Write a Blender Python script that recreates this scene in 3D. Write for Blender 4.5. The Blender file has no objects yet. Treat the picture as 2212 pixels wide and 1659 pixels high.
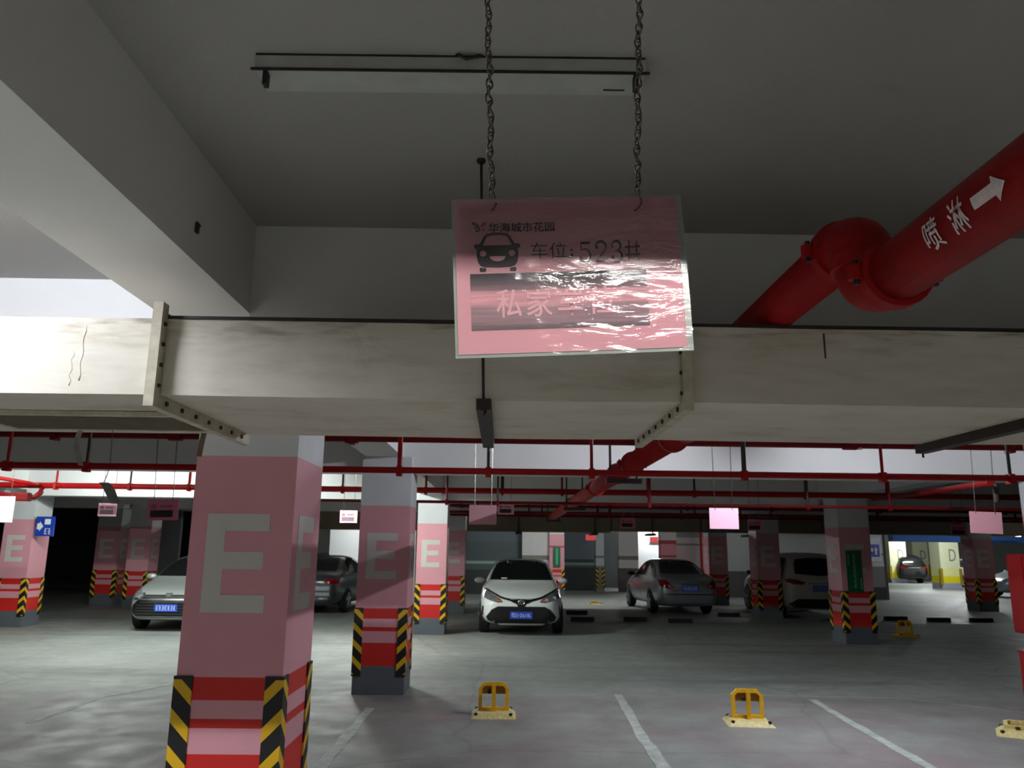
import bpy, bmesh, math, random
from mathutils import Vector, Matrix
from mathutils.bvhtree import BVHTree
R = math.radians
rnd = random.Random(7)
SC = bpy.context.scene
COL = SC.collection

# ------------------------------------------------------------------ camera, world, exposure
EYE = Vector((0, 0, 1.65))
FPX = 1702.0
_p, _y, _r = R(11.90), R(0.60), R(0.6975)
_fw = Vector((math.sin(_y)*math.cos(_p), math.cos(_y)*math.cos(_p), math.sin(_p)))
_rt0 = Vector((math.cos(_y), -math.sin(_y), 0)); _up0 = _rt0.cross(_fw)
_rt = math.cos(_r)*_rt0 + math.sin(_r)*_up0
_up = -math.sin(_r)*_rt0 + math.cos(_r)*_up0
cam_data = bpy.data.cameras.new('camera')
cam = bpy.data.objects.new('camera', cam_data); COL.objects.link(cam)
cam.matrix_world = Matrix(((_rt.x, _up.x, -_fw.x, EYE.x), (_rt.y, _up.y, -_fw.y, EYE.y),
                           (_rt.z, _up.z, -_fw.z, EYE.z), (0, 0, 0, 1)))
cam_data.sensor_fit = 'HORIZONTAL'; cam_data.sensor_width = 36.0
cam_data.lens = FPX/2212*36
cam_data.clip_start = 0.02; cam_data.clip_end = 300
cam_data.dof.use_dof = True; cam_data.dof.focus_distance = 1.25; cam_data.dof.aperture_fstop = 15
SC.camera = cam
SC.view_settings.view_transform = 'Standard'
SC.view_settings.look = 'None'
SC.view_settings.gamma = 1.0
SC.view_settings.use_curve_mapping = False
SC.view_settings.exposure = 0.0
wd = bpy.data.worlds.new('world'); SC.world = wd; wd.use_nodes = True
wd.node_tree.nodes['Background'].inputs[0].default_value = (.5, .55, .6, 1)
wd.node_tree.nodes['Background'].inputs[1].default_value = 0.02

TUBE = 720.0      # radiance of a lit fluorescent tube
TUBE_COLOUR = (0.96, 1.0, 1.0)


def dirpx(x, y):
    return _fw + (x-1106)/FPX*_rt - (y-829.5)/FPX*_up


def at(x, y, Y):            # point at depth Y seen at photograph position x, y
    d = dirpx(x, y); return EYE + d*(Y/d.y)


def atz(x, y, z):
    d = dirpx(x, y); return EYE + d*((z-EYE.z)/d.z)


# ------------------------------------------------------------------ helpers
def srgb(r, g, b):
    f = lambda c: (c/255/12.92 if c/255 <= .04045 else ((c/255+.055)/1.055)**2.4)
    return (f(r), f(g), f(b), 1)


def nodes_of(m):
    m.use_nodes = True
    nt = m.node_tree
    return nt, nt.nodes['Principled BSDF']


def mat(name, col, rough=.6, metal=0, vary=.12, scale=6, bump=0, bscale=40, coat=0, spec=None, stretch=None):
    m = bpy.data.materials.new(name); nt, b = nodes_of(m)
    N, L = nt.nodes, nt.links
    b.inputs['Roughness'].default_value = rough
    b.inputs['Metallic'].default_value = metal
    b.inputs['Coat Weight'].default_value = coat
    if spec is not None: b.inputs['Specular IOR Level'].default_value = spec
    tc = N.new('ShaderNodeTexCoord')
    mp = N.new('ShaderNodeMapping'); L.new(tc.outputs['Object'], mp.inputs[0])
    if stretch: mp.inputs['Scale'].default_value = stretch
    nz = N.new('ShaderNodeTexNoise'); nz.inputs['Scale'].default_value = scale; nz.inputs['Detail'].default_value = 6
    L.new(mp.outputs[0], nz.inputs['Vector'])
    rp = N.new('ShaderNodeValToRGB')
    c0 = [c*(1-vary) for c in col[:3]]; c1 = [min(1, c*(1+vary)) for c in col[:3]]
    rp.color_ramp.elements[0].position = .3; rp.color_ramp.elements[1].position = .7
    rp.color_ramp.elements[0].color = (*c0, 1); rp.color_ramp.elements[1].color = (*c1, 1)
    L.new(nz.outputs[0], rp.inputs[0]); L.new(rp.outputs[0], b.inputs['Base Color'])
    if bump:
        n2 = N.new('ShaderNodeTexNoise'); n2.inputs['Scale'].default_value = bscale; n2.inputs['Detail'].default_value = 5
        L.new(mp.outputs[0], n2.inputs['Vector'])
        bp = N.new('ShaderNodeBump'); bp.inputs['Strength'].default_value = bump; bp.inputs['Distance'].default_value = .01
        L.new(n2.outputs[0], bp.inputs['Height']); L.new(bp.outputs[0], b.inputs['Normal'])
    return m


def bands(name, stops, rough=.55, axis='Z', zmax=3.0, vary=.06):
    """paint in horizontal bands: stops = [(height, colour)]"""
    m = bpy.data.materials.new(name); nt, b = nodes_of(m); N, L = nt.nodes, nt.links
    b.inputs['Roughness'].default_value = rough
    tc = N.new('ShaderNodeTexCoord'); sp = N.new('ShaderNodeSeparateXYZ'); L.new(tc.outputs['Object'], sp.inputs[0])
    dv = N.new('ShaderNodeMath'); dv.operation = 'DIVIDE'; dv.inputs[1].default_value = zmax; L.new(sp.outputs[axis], dv.inputs[0])
    rp = N.new('ShaderNodeValToRGB'); rp.color_ramp.interpolation = 'CONSTANT'
    el = rp.color_ramp.elements
    el[0].position = 0; el[0].color = stops[0][1]
    el[1].position = stops[1][0]/zmax; el[1].color = stops[1][1]
    for z, c in stops[2:]:
        e = el.new(z/zmax); e.color = c
    L.new(dv.outputs[0], rp.inputs[0])
    nz = N.new('ShaderNodeTexNoise'); nz.inputs['Scale'].default_value = 5; nz.inputs['Detail'].default_value = 7
    L.new(tc.outputs['Object'], nz.inputs['Vector'])
    mr = N.new('ShaderNodeMapRange'); mr.inputs['From Min'].default_value = .3; mr.inputs['From Max'].default_value = .7
    mr.inputs['To Min'].default_value = 1-vary; mr.inputs['To Max'].default_value = 1
    L.new(nz.outputs[0], mr.inputs[0])
    mx = N.new('ShaderNodeMix'); mx.data_type = 'RGBA'; mx.blend_type = 'MULTIPLY'; mx.inputs[0].default_value = 1
    L.new(rp.outputs[0], mx.inputs[6]); L.new(mr.outputs[0], mx.inputs[7]); L.new(mx.outputs[2], b.inputs['Base Color'])
    return m


def emit(name, col, s):
    m = bpy.data.materials.new(name); nt, b = nodes_of(m)
    b.inputs['Base Color'].default_value = (.8, .8, .8, 1)
    b.inputs['Emission Color'].default_value = (*col[:3], 1)
    b.inputs['Emission Strength'].default_value = s
    return m


def obj(name, bm, m, parent=None, smooth=False, label=None):
    me = bpy.data.meshes.new(name)
    bmesh.ops.recalc_face_normals(bm, faces=bm.faces[:])
    bm.to_mesh(me); bm.free()
    if m is not None:
        for q in (m if isinstance(m, (list, tuple)) else [m]): me.materials.append(q)
    if smooth:
        for p in me.polygons: p.use_smooth = True
    o = bpy.data.objects.new(name, me); COL.objects.link(o)
    if parent is not None: o.parent = parent
    if label: o['label'] = label
    return o


def obj_me(name, me, parent=None):
    o = bpy.data.objects.new(name, me); COL.objects.link(o)
    if parent is not None: o.parent = parent
    return o


def thing(name, label, cat, loc=(0, 0, 0), rz=0, group=None):
    o = bpy.data.objects.new(name, None); COL.objects.link(o)
    o.empty_display_size = .1
    o.location = loc; o.rotation_euler = (0, 0, rz)
    o['label'] = label; o['category'] = cat
    if group: o['group'] = group
    return o


def tag(o, label, cat, group=None):
    o['label'] = label; o['category'] = cat
    if group: o['group'] = group
    return o


def struct(name, bm, m, parent=None, **k):
    o = obj(name, bm, m, parent, **k)
    if parent is None: o['kind'] = 'structure'
    return o


def dup(root, loc=None, rz=None, label=None, group=None):
    def cp(o, par):
        c = o.copy(); COL.objects.link(c)
        if par is not None: c.parent = par
        for ch in [q for q in bpy.data.objects if q.parent == o]: kids.append((ch, c))
        return c
    kids = []
    r = cp(root, None)
    while kids:
        ch, par = kids.pop(0); cp(ch, par)
    if loc is not None: r.location = loc
    if rz is not None: r.rotation_euler = (0, 0, rz)
    if label: r['label'] = label
    if group: r['group'] = group
    return r


def box(bm, x0, x1, y0, y1, z0, z1, bev=0):
    vs = [bm.verts.new(p) for p in ((x0, y0, z0), (x1, y0, z0), (x1, y1, z0), (x0, y1, z0),
                                    (x0, y0, z1), (x1, y0, z1), (x1, y1, z1), (x0, y1, z1))]
    fs = [bm.faces.new([vs[i] for i in f]) for f in ((0, 3, 2, 1), (4, 5, 6, 7), (0, 1, 5, 4), (1, 2, 6, 5), (2, 3, 7, 6), (3, 0, 4, 7))]
    if bev:
        es = list({e for f in fs for e in f.edges})
        bmesh.ops.bevel(bm, geom=es, offset=bev, segments=2, affect='EDGES', profile=.6)
    return bm


def B(*a, bev=0):
    bm = bmesh.new(); box(bm, *a, bev=bev); return bm


def frame_at(d):
    d = d.normalized()
    a = Vector((0, 0, 1)) if abs(d.z) < .9 else Vector((1, 0, 0))
    u = d.cross(a).normalized(); return u, d.cross(u).normalized()


def tube(bm, pts, r, seg=12, cap=True, rs=None):
    pts = [Vector(p) for p in pts]
    rings = []; u = None
    for i, p in enumerate(pts):
        if i == 0: d = pts[1]-p
        elif i == len(pts)-1: d = p-pts[i-1]
        else: d = (pts[i+1]-p).normalized()+(p-pts[i-1]).normalized()
        d = d.normalized()
        if u is None: u, v = frame_at(d)
        else:
            u = (u-d*u.dot(d)).normalized(); v = d.cross(u).normalized()
        rr = rs[i] if rs else r
        rings.append([bm.verts.new(p+rr*(math.cos(2*math.pi*k/seg)*u+math.sin(2*math.pi*k/seg)*v)) for k in range(seg)])
    for a, b in zip(rings, rings[1:]):
        for k in range(seg):
            bm.faces.new((a[k], a[(k+1) % seg], b[(k+1) % seg], b[k]))
    if cap:
        bm.faces.new(rings[0][::-1]); bm.faces.new(rings[-1])
    return bm


def T(pts, r, seg=12, **k):
    bm = bmesh.new(); tube(bm, pts, r, seg, **k); return bm


def prism(bm, poly, f0, f1):
    """polygon extruded between two mappings f0(u,v), f1(u,v) -> xyz"""
    a = [bm.verts.new(f0(*p)) for p in poly]; b = [bm.verts.new(f1(*p)) for p in poly]
    n = len(poly)
    bm.faces.new(a); bm.faces.new(b[::-1])
    for i in range(n): bm.faces.new((a[i], b[i], b[(i+1) % n], a[(i+1) % n]))
    return bm


def text_mesh(body, size, extrude=.0, align='CENTER', bold=0):
    cu = bpy.data.curves.new('t', 'FONT'); cu.body = body; cu.size = size; cu.extrude = extrude
    cu.align_x = align; cu.align_y = 'CENTER'; cu.offset = bold; cu.resolution_u = 3
    o = bpy.data.objects.new('t', cu); COL.objects.link(o)
    dg = bpy.context.evaluated_depsgraph_get(); dg.update()
    me = bpy.data.meshes.new_from_object(o.evaluated_get(dg))
    bpy.data.objects.remove(o); bpy.data.curves.remove(cu)
    return me


def fit_text(body, x0, x1, y0, y1, extrude=0, bold=0):
    """text mesh scaled into a rectangle of the XY plane"""
    me = text_mesh(body, 1, extrude, bold=bold)
    xs = [v.co.x for v in me.vertices]; ys = [v.co.y for v in me.vertices]
    if not xs: return me
    ax, bx, ay, by = min(xs), max(xs), min(ys), max(ys)
    for v in me.vertices:
        v.co.x = x0+(v.co.x-ax)/(bx-ax)*(x1-x0); v.co.y = y0+(v.co.y-ay)/(by-ay)*(y1-y0)
    return me


def stroke_marks(n, x0, x1, y0, y1, th=.001):
    """a row of n unreadable character-like stroke clusters in the XY plane"""
    bm = bmesh.new(); w = (x1-x0)/n
    for i in range(n):
        a, b = x0+(i+.12)*w, x0+(i+.88)*w; t = (y1-y0)*.13; k = i % 3
        for j, yy in enumerate((y1-t, (y0+y1)/2-t/2, y0)):
            box(bm, a+(b-a)*(.2 if (j+k) % 3 == 0 else 0), b-(b-a)*(.25 if (j+k) % 3 == 1 else 0), yy, yy+t, 0, th)
        xm = a+(b-a)*(.3, .5, .7)[k]; box(bm, xm-t*.5, xm+t*.5, y0, y1, 0, th)
    me = bpy.data.meshes.new('marks'); bm.to_mesh(me); bm.free(); return me


def upright(me, y=0, z=0, x=0, flip=False):
    """XY-plane mesh -> XZ plane facing -Y (or +Y when flip)"""
    for v in me.vertices:
        if flip: v.co = Vector((x-v.co.x, y+v.co.z, z+v.co.y))
        else: v.co = Vector((x+v.co.x, y-v.co.z, z+v.co.y))
    return me


# ------------------------------------------------------------------ materials
WHITE_PAINT = mat('white_ceiling_paint', srgb(164, 163, 159), .8, vary=.04, scale=1.2, bump=.15, bscale=60)
BEAM_PAINT = mat('white_beam_paint', srgb(222, 222, 222), .75, vary=.03, scale=1.5, bump=.1, bscale=50)
PINK = srgb(222, 157, 167); WHITEB = srgb(212, 214, 216); RED = srgb(206, 34, 26); GREYB = srgb(92, 98, 104)
COLUMN_PAINT = bands('banded_column_paint', [(0, GREYB), (.306, RED), (.568, PINK), (.693, RED), (.745, PINK), (.841, RED), (.954, PINK), (2.156, WHITEB)])
LETTER = mat('pale_letter_paint', srgb(206, 202, 196), .6, vary=.03)
BLACK_RUBBER = mat('black_rubber', srgb(24, 24, 25), .6, vary=.2, bump=.2)
RED_PIPE = mat('red_pipe_paint', srgb(150, 12, 14), .5, vary=.14, scale=9, bump=.08, bscale=30, spec=.2)
DARK_RED = mat('dark_red_pipe_paint', srgb(108, 10, 14), .55, vary=.15, scale=9, spec=.2)
WHITE_STENCIL = mat('white_stencil_paint', srgb(220, 205, 205), .6, vary=.12, scale=60)
STEEL = mat('dark_painted_steel', srgb(44, 34, 32), .55, vary=.25, scale=20)
ROD = mat('threaded_rod_steel', srgb(60, 56, 50), .5, .6, vary=.3, scale=60)
CHAIN = mat('tarnished_chain_steel', srgb(120, 112, 104), .3, 1, vary=.3, scale=40)
GALV = mat('galvanised_housing', srgb(176, 180, 176), .5, .0, vary=.08, scale=12)
YELLOW = mat('yellow_enamel', srgb(232, 178, 20), .42, vary=.12, scale=14)
YELLOW_WORN = mat('worn_cream_yellow_enamel', srgb(206, 190, 128), .55, vary=.22, scale=30)
BLACK_PRINT = mat('black_print', srgb(24, 16, 18), .6, vary=.05)
PLUM_PRINT = mat('plum_print', srgb(96, 44, 60), .6, vary=.05)
PLUM_LIGHT = mat('pale_plum_print', srgb(146, 84, 96), .6, vary=.05)
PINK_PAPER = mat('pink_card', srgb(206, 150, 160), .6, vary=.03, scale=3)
PINK_LIT = mat('lit_pink_card', srgb(226, 172, 194), .55, vary=.03, scale=3)  # pink card made paler in its colour for brightly lit signs
WHITE_CARD = mat('white_card', srgb(232, 232, 228), .6, vary=.02)
PALE_PRINT = mat('pale_pink_print', srgb(212, 162, 170), .6, vary=.03)
BLUE_SIGN = mat('blue_sign_enamel', srgb(28, 62, 170), .4, vary=.05)
GREEN_SIGN = mat('green_sign_enamel', srgb(12, 96, 60), .4, vary=.06)
PLATE_BLUE = mat('licence_plate_blue', srgb(44, 78, 190), .35, vary=.05)
PLATE_WHITE = mat('licence_plate_white', srgb(205, 215, 240), .4, vary=.02)
GLASS_DARK = mat('dark_car_glass', (.006, .007, .008, 1), .06, vary=0, spec=.6)
CHROME = mat('chrome', srgb(210, 212, 214), .12, 1, vary=.03)
BLACK_PLASTIC = mat('black_plastic', srgb(14, 14, 15), .4, vary=.2)
TYRE = mat('tyre_rubber', srgb(20, 20, 21), .75, vary=.2, bump=.2)
ALLOY = mat('alloy_rim', srgb(168, 172, 176), .3, .8, vary=.08)
LAMP_GLASS = mat('headlight_glass', srgb(150, 155, 160), .1, .6, vary=.25, scale=9)
AMBER = mat('amber_lens', srgb(190, 90, 20), .2, vary=.1)
TAIL_RED = mat('red_tail_lens', srgb(120, 14, 18), .15, vary=.15)


def floor_material():
    m = bpy.data.materials.new('worn_concrete_floor'); nt, b = nodes_of(m); N, L = nt.nodes, nt.links
    tc = N.new('ShaderNodeTexCoord')
    def noise(s, d=6, dist=0, st=None):
        n = N.new('ShaderNodeTexNoise'); n.inputs['Scale'].default_value = s; n.inputs['Detail'].default_value = d
        n.inputs['Distortion'].default_value = dist
        if st:
            mp = N.new('ShaderNodeMapping'); mp.inputs['Scale'].default_value = st
            L.new(tc.outputs['Object'], mp.inputs[0]); L.new(mp.outputs[0], n.inputs['Vector'])
        else: L.new(tc.outputs['Object'], n.inputs['Vector'])
        return n.outputs[0]
    def rng(v, a, b_, c, d):
        r = N.new('ShaderNodeMapRange'); r.inputs[1].default_value = a; r.inputs[2].default_value = b_
        r.inputs[3].default_value = c; r.inputs[4].default_value = d; L.new(v, r.inputs[0]); return r.outputs[0]
    def mixc(f, a, b_, mode='MIX'):
        x = N.new('ShaderNodeMix'); x.data_type = 'RGBA'; x.blend_type = mode
        for i, v in ((0, f), (6, a), (7, b_)):
            if isinstance(v, (int, float)): x.inputs[i].default_value = v
            elif isinstance(v, tuple): x.inputs[i].default_value = v
            else: L.new(v, x.inputs[i])
        return x.outputs[2]
    def math_(op, a, b_):
        q = N.new('ShaderNodeMath'); q.operation = op
        for i, v in ((0, a), (1, b_)):
            if isinstance(v, (int, float)): q.inputs[i].default_value = v
            else: L.new(v, q.inputs[i])
        return q.outputs[0]
    sp = N.new('ShaderNodeSeparateXYZ'); L.new(tc.outputs['Object'], sp.inputs[0])
    X, Y = sp.outputs[0], sp.outputs[1]
    grey = mixc(rng(noise(.7), .3, .7, 0, 1), srgb(130, 135, 131), srgb(152, 156, 150))
    pinkish = mixc(rng(noise(.45), .3, .65, 0, 1), srgb(114, 109, 109), srgb(136, 123, 125))
    # faded pink paint in the bays, grey paint in the aisle
    bay = math_('MULTIPLY', math_('MULTIPLY', rng(Y, 9.5, 9.75, 1, 0), rng(Y, 4.3, 4.6, 0, 1)), rng(noise(1.1, 4), .38, .6, .25, 1))
    grey = mixc(rng(Y, 4.2, 4.5, 1, 0), grey, srgb(186, 186, 180))  # unseen near floor made paler to bounce light onto sign and first column
    c = mixc(bay, grey, pinkish)
    redworn = math_('MULTIPLY', rng(noise(.8, 7, .3), .62, .74, 0, .35), rng(Y, 9.5, 9.75, 1, .2))
    c = mixc(redworn, c, srgb(150, 92, 92))
    c = mixc(rng(noise(5, 8), .35, .75, .35, 0), c, srgb(104, 106, 102))
    c = mixc(rng(noise(28, 4), .58, .8, 0, .3), c, srgb(186, 190, 184))
    # dark streaks across the aisle: pipe shadows and slab joints painted in
    st = math_('MULTIPLY', rng(noise(.9, 3, 0, (.12, 1.6, 1)), .56, .68, 0, .4), rng(Y, 9, 10, .3, 1))
    c = mixc(st, c, srgb(98, 102, 100))
    # cracks
    vo = N.new('ShaderNodeTexVoronoi'); vo.feature = 'DISTANCE_TO_EDGE'; vo.inputs['Scale'].default_value = .32
    nz = N.new('ShaderNodeTexNoise'); nz.inputs['Scale'].default_value = 1.2; L.new(tc.outputs['Object'], nz.inputs['Vector'])
    va = N.new('ShaderNodeMixRGB'); va.inputs[0].default_value = .25; L.new(tc.outputs['Object'], va.inputs[1]); L.new(nz.outputs[1], va.inputs[2])
    L.new(va.outputs[0], vo.inputs['Vector'])
    c = mixc(rng(vo.outputs[0], .002, .007, .28, 0), c, srgb(84, 88, 84))
    L.new(c, b.inputs['Base Color'])
    L.new(rng(noise(3), .3, .7, .5, .72), b.inputs['Roughness'])
    bp = N.new('ShaderNodeBump'); bp.inputs['Strength'].default_value = .25; bp.inputs['Distance'].default_value = .006
    L.new(noise(22, 6), bp.inputs['Height']); L.new(bp.outputs[0], b.inputs['Normal'])
    return m


def duct_material():
    m = bpy.data.materials.new('stained_duct_wrap'); nt, b = nodes_of(m); N, L = nt.nodes, nt.links
    tc = N.new('ShaderNodeTexCoord')
    b.inputs['Roughness'].default_value = .62
    n1 = N.new('ShaderNodeTexNoise'); n1.inputs['Scale'].default_value = 3.5; n1.inputs['Detail'].default_value = 9; n1.inputs['Roughness'].default_value = .65
    mp = N.new('ShaderNodeMapping'); mp.inputs['Scale'].default_value = (.6, 1, 3)
    L.new(tc.outputs['Object'], mp.inputs[0]); L.new(mp.outputs[0], n1.inputs['Vector'])
    rp = N.new('ShaderNodeValToRGB'); e = rp.color_ramp.elements
    e[0].position = .25; e[0].color = srgb(184, 172, 150); e[1].position = .45; e[1].color = srgb(210, 203, 188)
    q = e.new(.75); q.color = srgb(222, 216, 204)
    L.new(n1.outputs[0], rp.inputs[0])
    # grime that collects along the top edge
    sp = N.new('ShaderNodeSeparateXYZ'); L.new(tc.outputs['Object'], sp.inputs[0])
    n2 = N.new('ShaderNodeTexNoise'); n2.inputs['Scale'].default_value = 14; n2.inputs['Detail'].default_value = 8
    mp2 = N.new('ShaderNodeMapping'); mp2.inputs['Scale'].default_value = (.35, 1, 2.2); L.new(tc.outputs['Object'], mp2.inputs[0]); L.new(mp2.outputs[0], n2.inputs['Vector'])
    r1 = N.new('ShaderNodeMapRange'); r1.inputs[1].default_value = .52; r1.inputs[2].default_value = .72; r1.inputs[3].default_value = 0; r1.inputs[4].default_value = .7
    L.new(n2.outputs[0], r1.inputs[0])
    r2 = N.new('ShaderNodeMapRange'); r2.inputs[1].default_value = 2.40; r2.inputs[2].default_value = 2.51; r2.inputs[3].default_value = .15; r2.inputs[4].default_value = 1
    L.new(sp.outputs[2], r2.inputs[0])
    mu = N.new('ShaderNodeMath'); mu.operation = 'MULTIPLY'; L.new(r1.outputs[0], mu.inputs[0]); L.new(r2.outputs[0], mu.inputs[1])
    mx = N.new('ShaderNodeMix'); mx.data_type = 'RGBA'; L.new(mu.outputs[0], mx.inputs[0]); L.new(rp.outputs[0], mx.inputs[6]); mx.inputs[7].default_value = srgb(96, 78, 58)
    L.new(mx.outputs[2], b.inputs['Base Color'])
    wv = N.new('ShaderNodeTexNoise'); wv.inputs['Scale'].default_value = 4; wv.inputs['Detail'].default_value = 3; wv.inputs['Distortion'].default_value = 1.5
    L.new(tc.outputs['Object'], wv.inputs['Vector'])
    bp = N.new('ShaderNodeBump'); bp.inputs['Strength'].default_value = .3; bp.inputs['Distance'].default_value = .02
    L.new(wv.outputs[0], bp.inputs['Height']); L.new(bp.outputs[0], b.inputs['Normal'])
    return m


def hazard_material():
    m = bpy.data.materials.new('hazard_stripes'); nt, b = nodes_of(m); N, L = nt.nodes, nt.links
    b.inputs['Roughness'].default_value = .5
    tc = N.new('ShaderNodeTexCoord'); ab = N.new('ShaderNodeVectorMath'); ab.operation = 'ABSOLUTE'; L.new(tc.outputs['Object'], ab.inputs[0])
    sp = N.new('ShaderNodeSeparateXYZ'); L.new(ab.outputs[0], sp.inputs[0])
    def M(op, a, v):
        q = N.new('ShaderNodeMath'); q.operation = op
        for i, k in ((0, a), (1, v)):
            if isinstance(k, (int, float)): q.inputs[i].default_value = k
            else: L.new(k, q.inputs[i])
        return q.outputs[0]
    s = M('ADD', sp.outputs[0], sp.outputs[1])
    ph = M('SUBTRACT', sp.outputs[2], M('MULTIPLY', s, .95))
    f = M('FRACT', M('ADD', M('DIVIDE', ph, .185), 10.33), 0)
    st = M('LESS_THAN', f, .40)
    lo = M('MULTIPLY', M('GREATER_THAN', sp.outputs[2], .225), M('LESS_THAN', sp.outputs[2], .95))
    mx = N.new('ShaderNodeMix'); mx.data_type = 'RGBA'; mx.inputs[6].default_value = srgb(20, 20, 21); mx.inputs[7].default_value = srgb(226, 178, 14)
    L.new(M('MULTIPLY', st, lo), mx.inputs[0]); L.new(mx.outputs[2], b.inputs['Base Color'])
    return m


HAZARD = hazard_material()
DUCT = duct_material()
FLOOR = floor_material()

# ------------------------------------------------------------------ the setting
XL, XR, YN, YF, ZC = -24.0, 40.0, -7.0, 66.0, 3.2
struct('floor', B(XL, XR, YN, YF, -.2, 0), FLOOR)
struct('ceiling', B(XL, XR, YN, YF, ZC, ZC+.2), WHITE_PAINT)
WALL = mat('grey_wall_paint', srgb(150, 152, 152), .8, vary=.08, scale=1.0)
DARKWALL = mat('dark_wall_paint', srgb(70, 72, 74), .85, vary=.1, scale=1.0)
WALL_DADO = bands('wall_paint_with_grey_dado', [(0, srgb(96, 92, 88)), (.95, srgb(206, 206, 204)), (1.30, srgb(128, 124, 116)), (1.46, srgb(210, 210, 208))], .75)
WALL_BANDS = bands('grey_wall_with_pale_band', [(0, srgb(60, 64, 64)), (.9, srgb(84, 96, 96)), (1.12, srgb(150, 172, 172)), (1.22, srgb(84, 96, 96)), (1.95, srgb(96, 104, 108))], .75)
struct('wall_left', B(XL-.2, XL, YN, YF, 0, ZC), DARKWALL)
struct('wall_right', B(XR, XR+.2, YN, YF, 0, ZC), WALL)
struct('wall_front', B(XL, XR, YN-.2, YN, 0, ZC), WALL)
struct('wall_back', B(XL, XR, YF, YF+.2, 0, ZC), DARKWALL)


def wall(name, x0, x1, y0, y1, m, z0=0, z1=ZC):
    return struct(name, B(x0, x1, y0, y1, z0, z1), m)


# main longitudinal beams over the column rows and cross beams between the columns
for bx, y0, y1 in ((-1.45, YN, 30.0), (6.76, YN, 31.0), (-9.95, YN, 36.0), (14.6, YN, 36.0)):
    struct('ceiling_beam', B(bx-.22, bx+.22, y0, y1, 2.75, ZC), BEAM_PAINT)
ZB = 2.575
for y0, y1, z0 in ((-.65, -.27, 2.633), (9.74, 10.14, ZB), (16.35, 16.75, 2.63), (21.5, 21.9, 2.63)):
    for x0, x1 in ((XL, -10.17), (-9.73, -1.67), (-1.23, 6.54), (6.98, 14.38), (14.82, XR)):
        struct('ceiling_beam', B(x0, x1, y0, y1, z0, ZC), BEAM_PAINT)
for x0, x1, y0, z0 in ((XL, -10.17, 4.5, 2.42), (-9.73, -1.67, 4.5, 2.42), (-1.23, 6.54, 3.66, 2.72)):
    struct('ceiling_beam', B(x0, x1, y0, 4.95, z0, ZC), BEAM_PAINT)
BLUE_BEAM = mat('blue_beam_paint', srgb(60, 104, 176), .7, vary=.1, scale=.7)
struct('ceiling_beam', B(15.2, XR, 31.0, 31.4, 2.15, ZC), BLUE_BEAM)

# far walls and blocks behind the parking bays (each is a stretch of wall of its own)
P = at(1100, 1270, 31.0)
wall('wall_back_bay', -6.6, at(1128, 1200, 31).x, 31.0, 31.2, WALL_BANDS)
wall('wall_back_panel', at(1128, 1200, 30.6).x, at(1188, 1200, 30.6).x, 30.6, 30.9, WALL_DADO)
wall('wall_recess', at(1215, 1200, 34.5).x, at(1292, 1200, 34.5).x, 34.5, 34.7, bands('recess_wall_paint', [(0, srgb(56, 60, 62)), (.95, srgb(80, 96, 98)), (1.05, srgb(140, 160, 160)), (1.15, srgb(70, 78, 80)), (1.3, srgb(112, 122, 132))], .7))
wall('wall_corridor', at(1337, 1200, 34.0).x, at(1379, 1200, 34.0).x, 34.0, 34.3, WALL_DADO)
wall('wall_corridor_end', at(1300, 1200, 37.5).x, at(1345, 1200, 37.5).x, 37.5, 37.7, DARKWALL)
LIT_WALL = mat('bright_white_wall_paint', srgb(226, 228, 230), .75, vary=.03, scale=1)
wall('wall_lobby', at(1376, 1200, 36.6).x, at(1432, 1200, 36.6).x, 36.6, 36.9, LIT_WALL)
wall('wall_lobby_side', at(1455, 1200, 33.5).x, at(1530, 1200, 33.5).x, 33.5, 33.8, bands('white_wall_with_grey_stripe', [(0, srgb(110, 108, 104)), (.95, srgb(214, 214, 212)), (1.92, srgb(150, 148, 144)), (2.0, srgb(214, 216, 218)), (2.25, srgb(150, 156, 156))], .75))
wall('wall_bay_end', at(1572, 1200, 30.8).x, at(1892, 1200, 30.8).x, 30.8, 31.0, bands('dim_wall_paint', [(0, srgb(70, 70, 68)), (.95, srgb(150, 152, 150))], .75))
wall('wall_left_far', -7.6, -3.9, 30.0, 30.2, WALL_DADO)
wall('wall_left_lit', at(712, 1180, 28.0).x, -3.0, 28.0, 28.3, LIT_WALL)
wall('wall_left_panel', at(343, 1180, 29.0).x, at(386, 1180, 29.0).x, 29.0, 29.2, WALL)
wall('wall_zone_end', 17.5, XR, 60.0, 60.2, WALL)
# plain pillars standing in those far walls
struct('wall_pillar', B(at(1877, 1200, 30.2).x, at(1908, 1200, 30.2).x, 30.2, 30.75, 0, ZC), bands('pillar_paint_grey_white', [(0, srgb(48, 48, 50)), (.45, srgb(120, 122, 120)), (1.2, srgb(196, 196, 200)), (1.62, srgb(90, 90, 96)), (1.68, srgb(200, 200, 206))], .7))
struct('wall_pillar', B(at(1908, 1200, 30.3).x, at(1914, 1200, 30.3).x, 30.3, 31.0, 0, ZC), DARKWALL)

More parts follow.
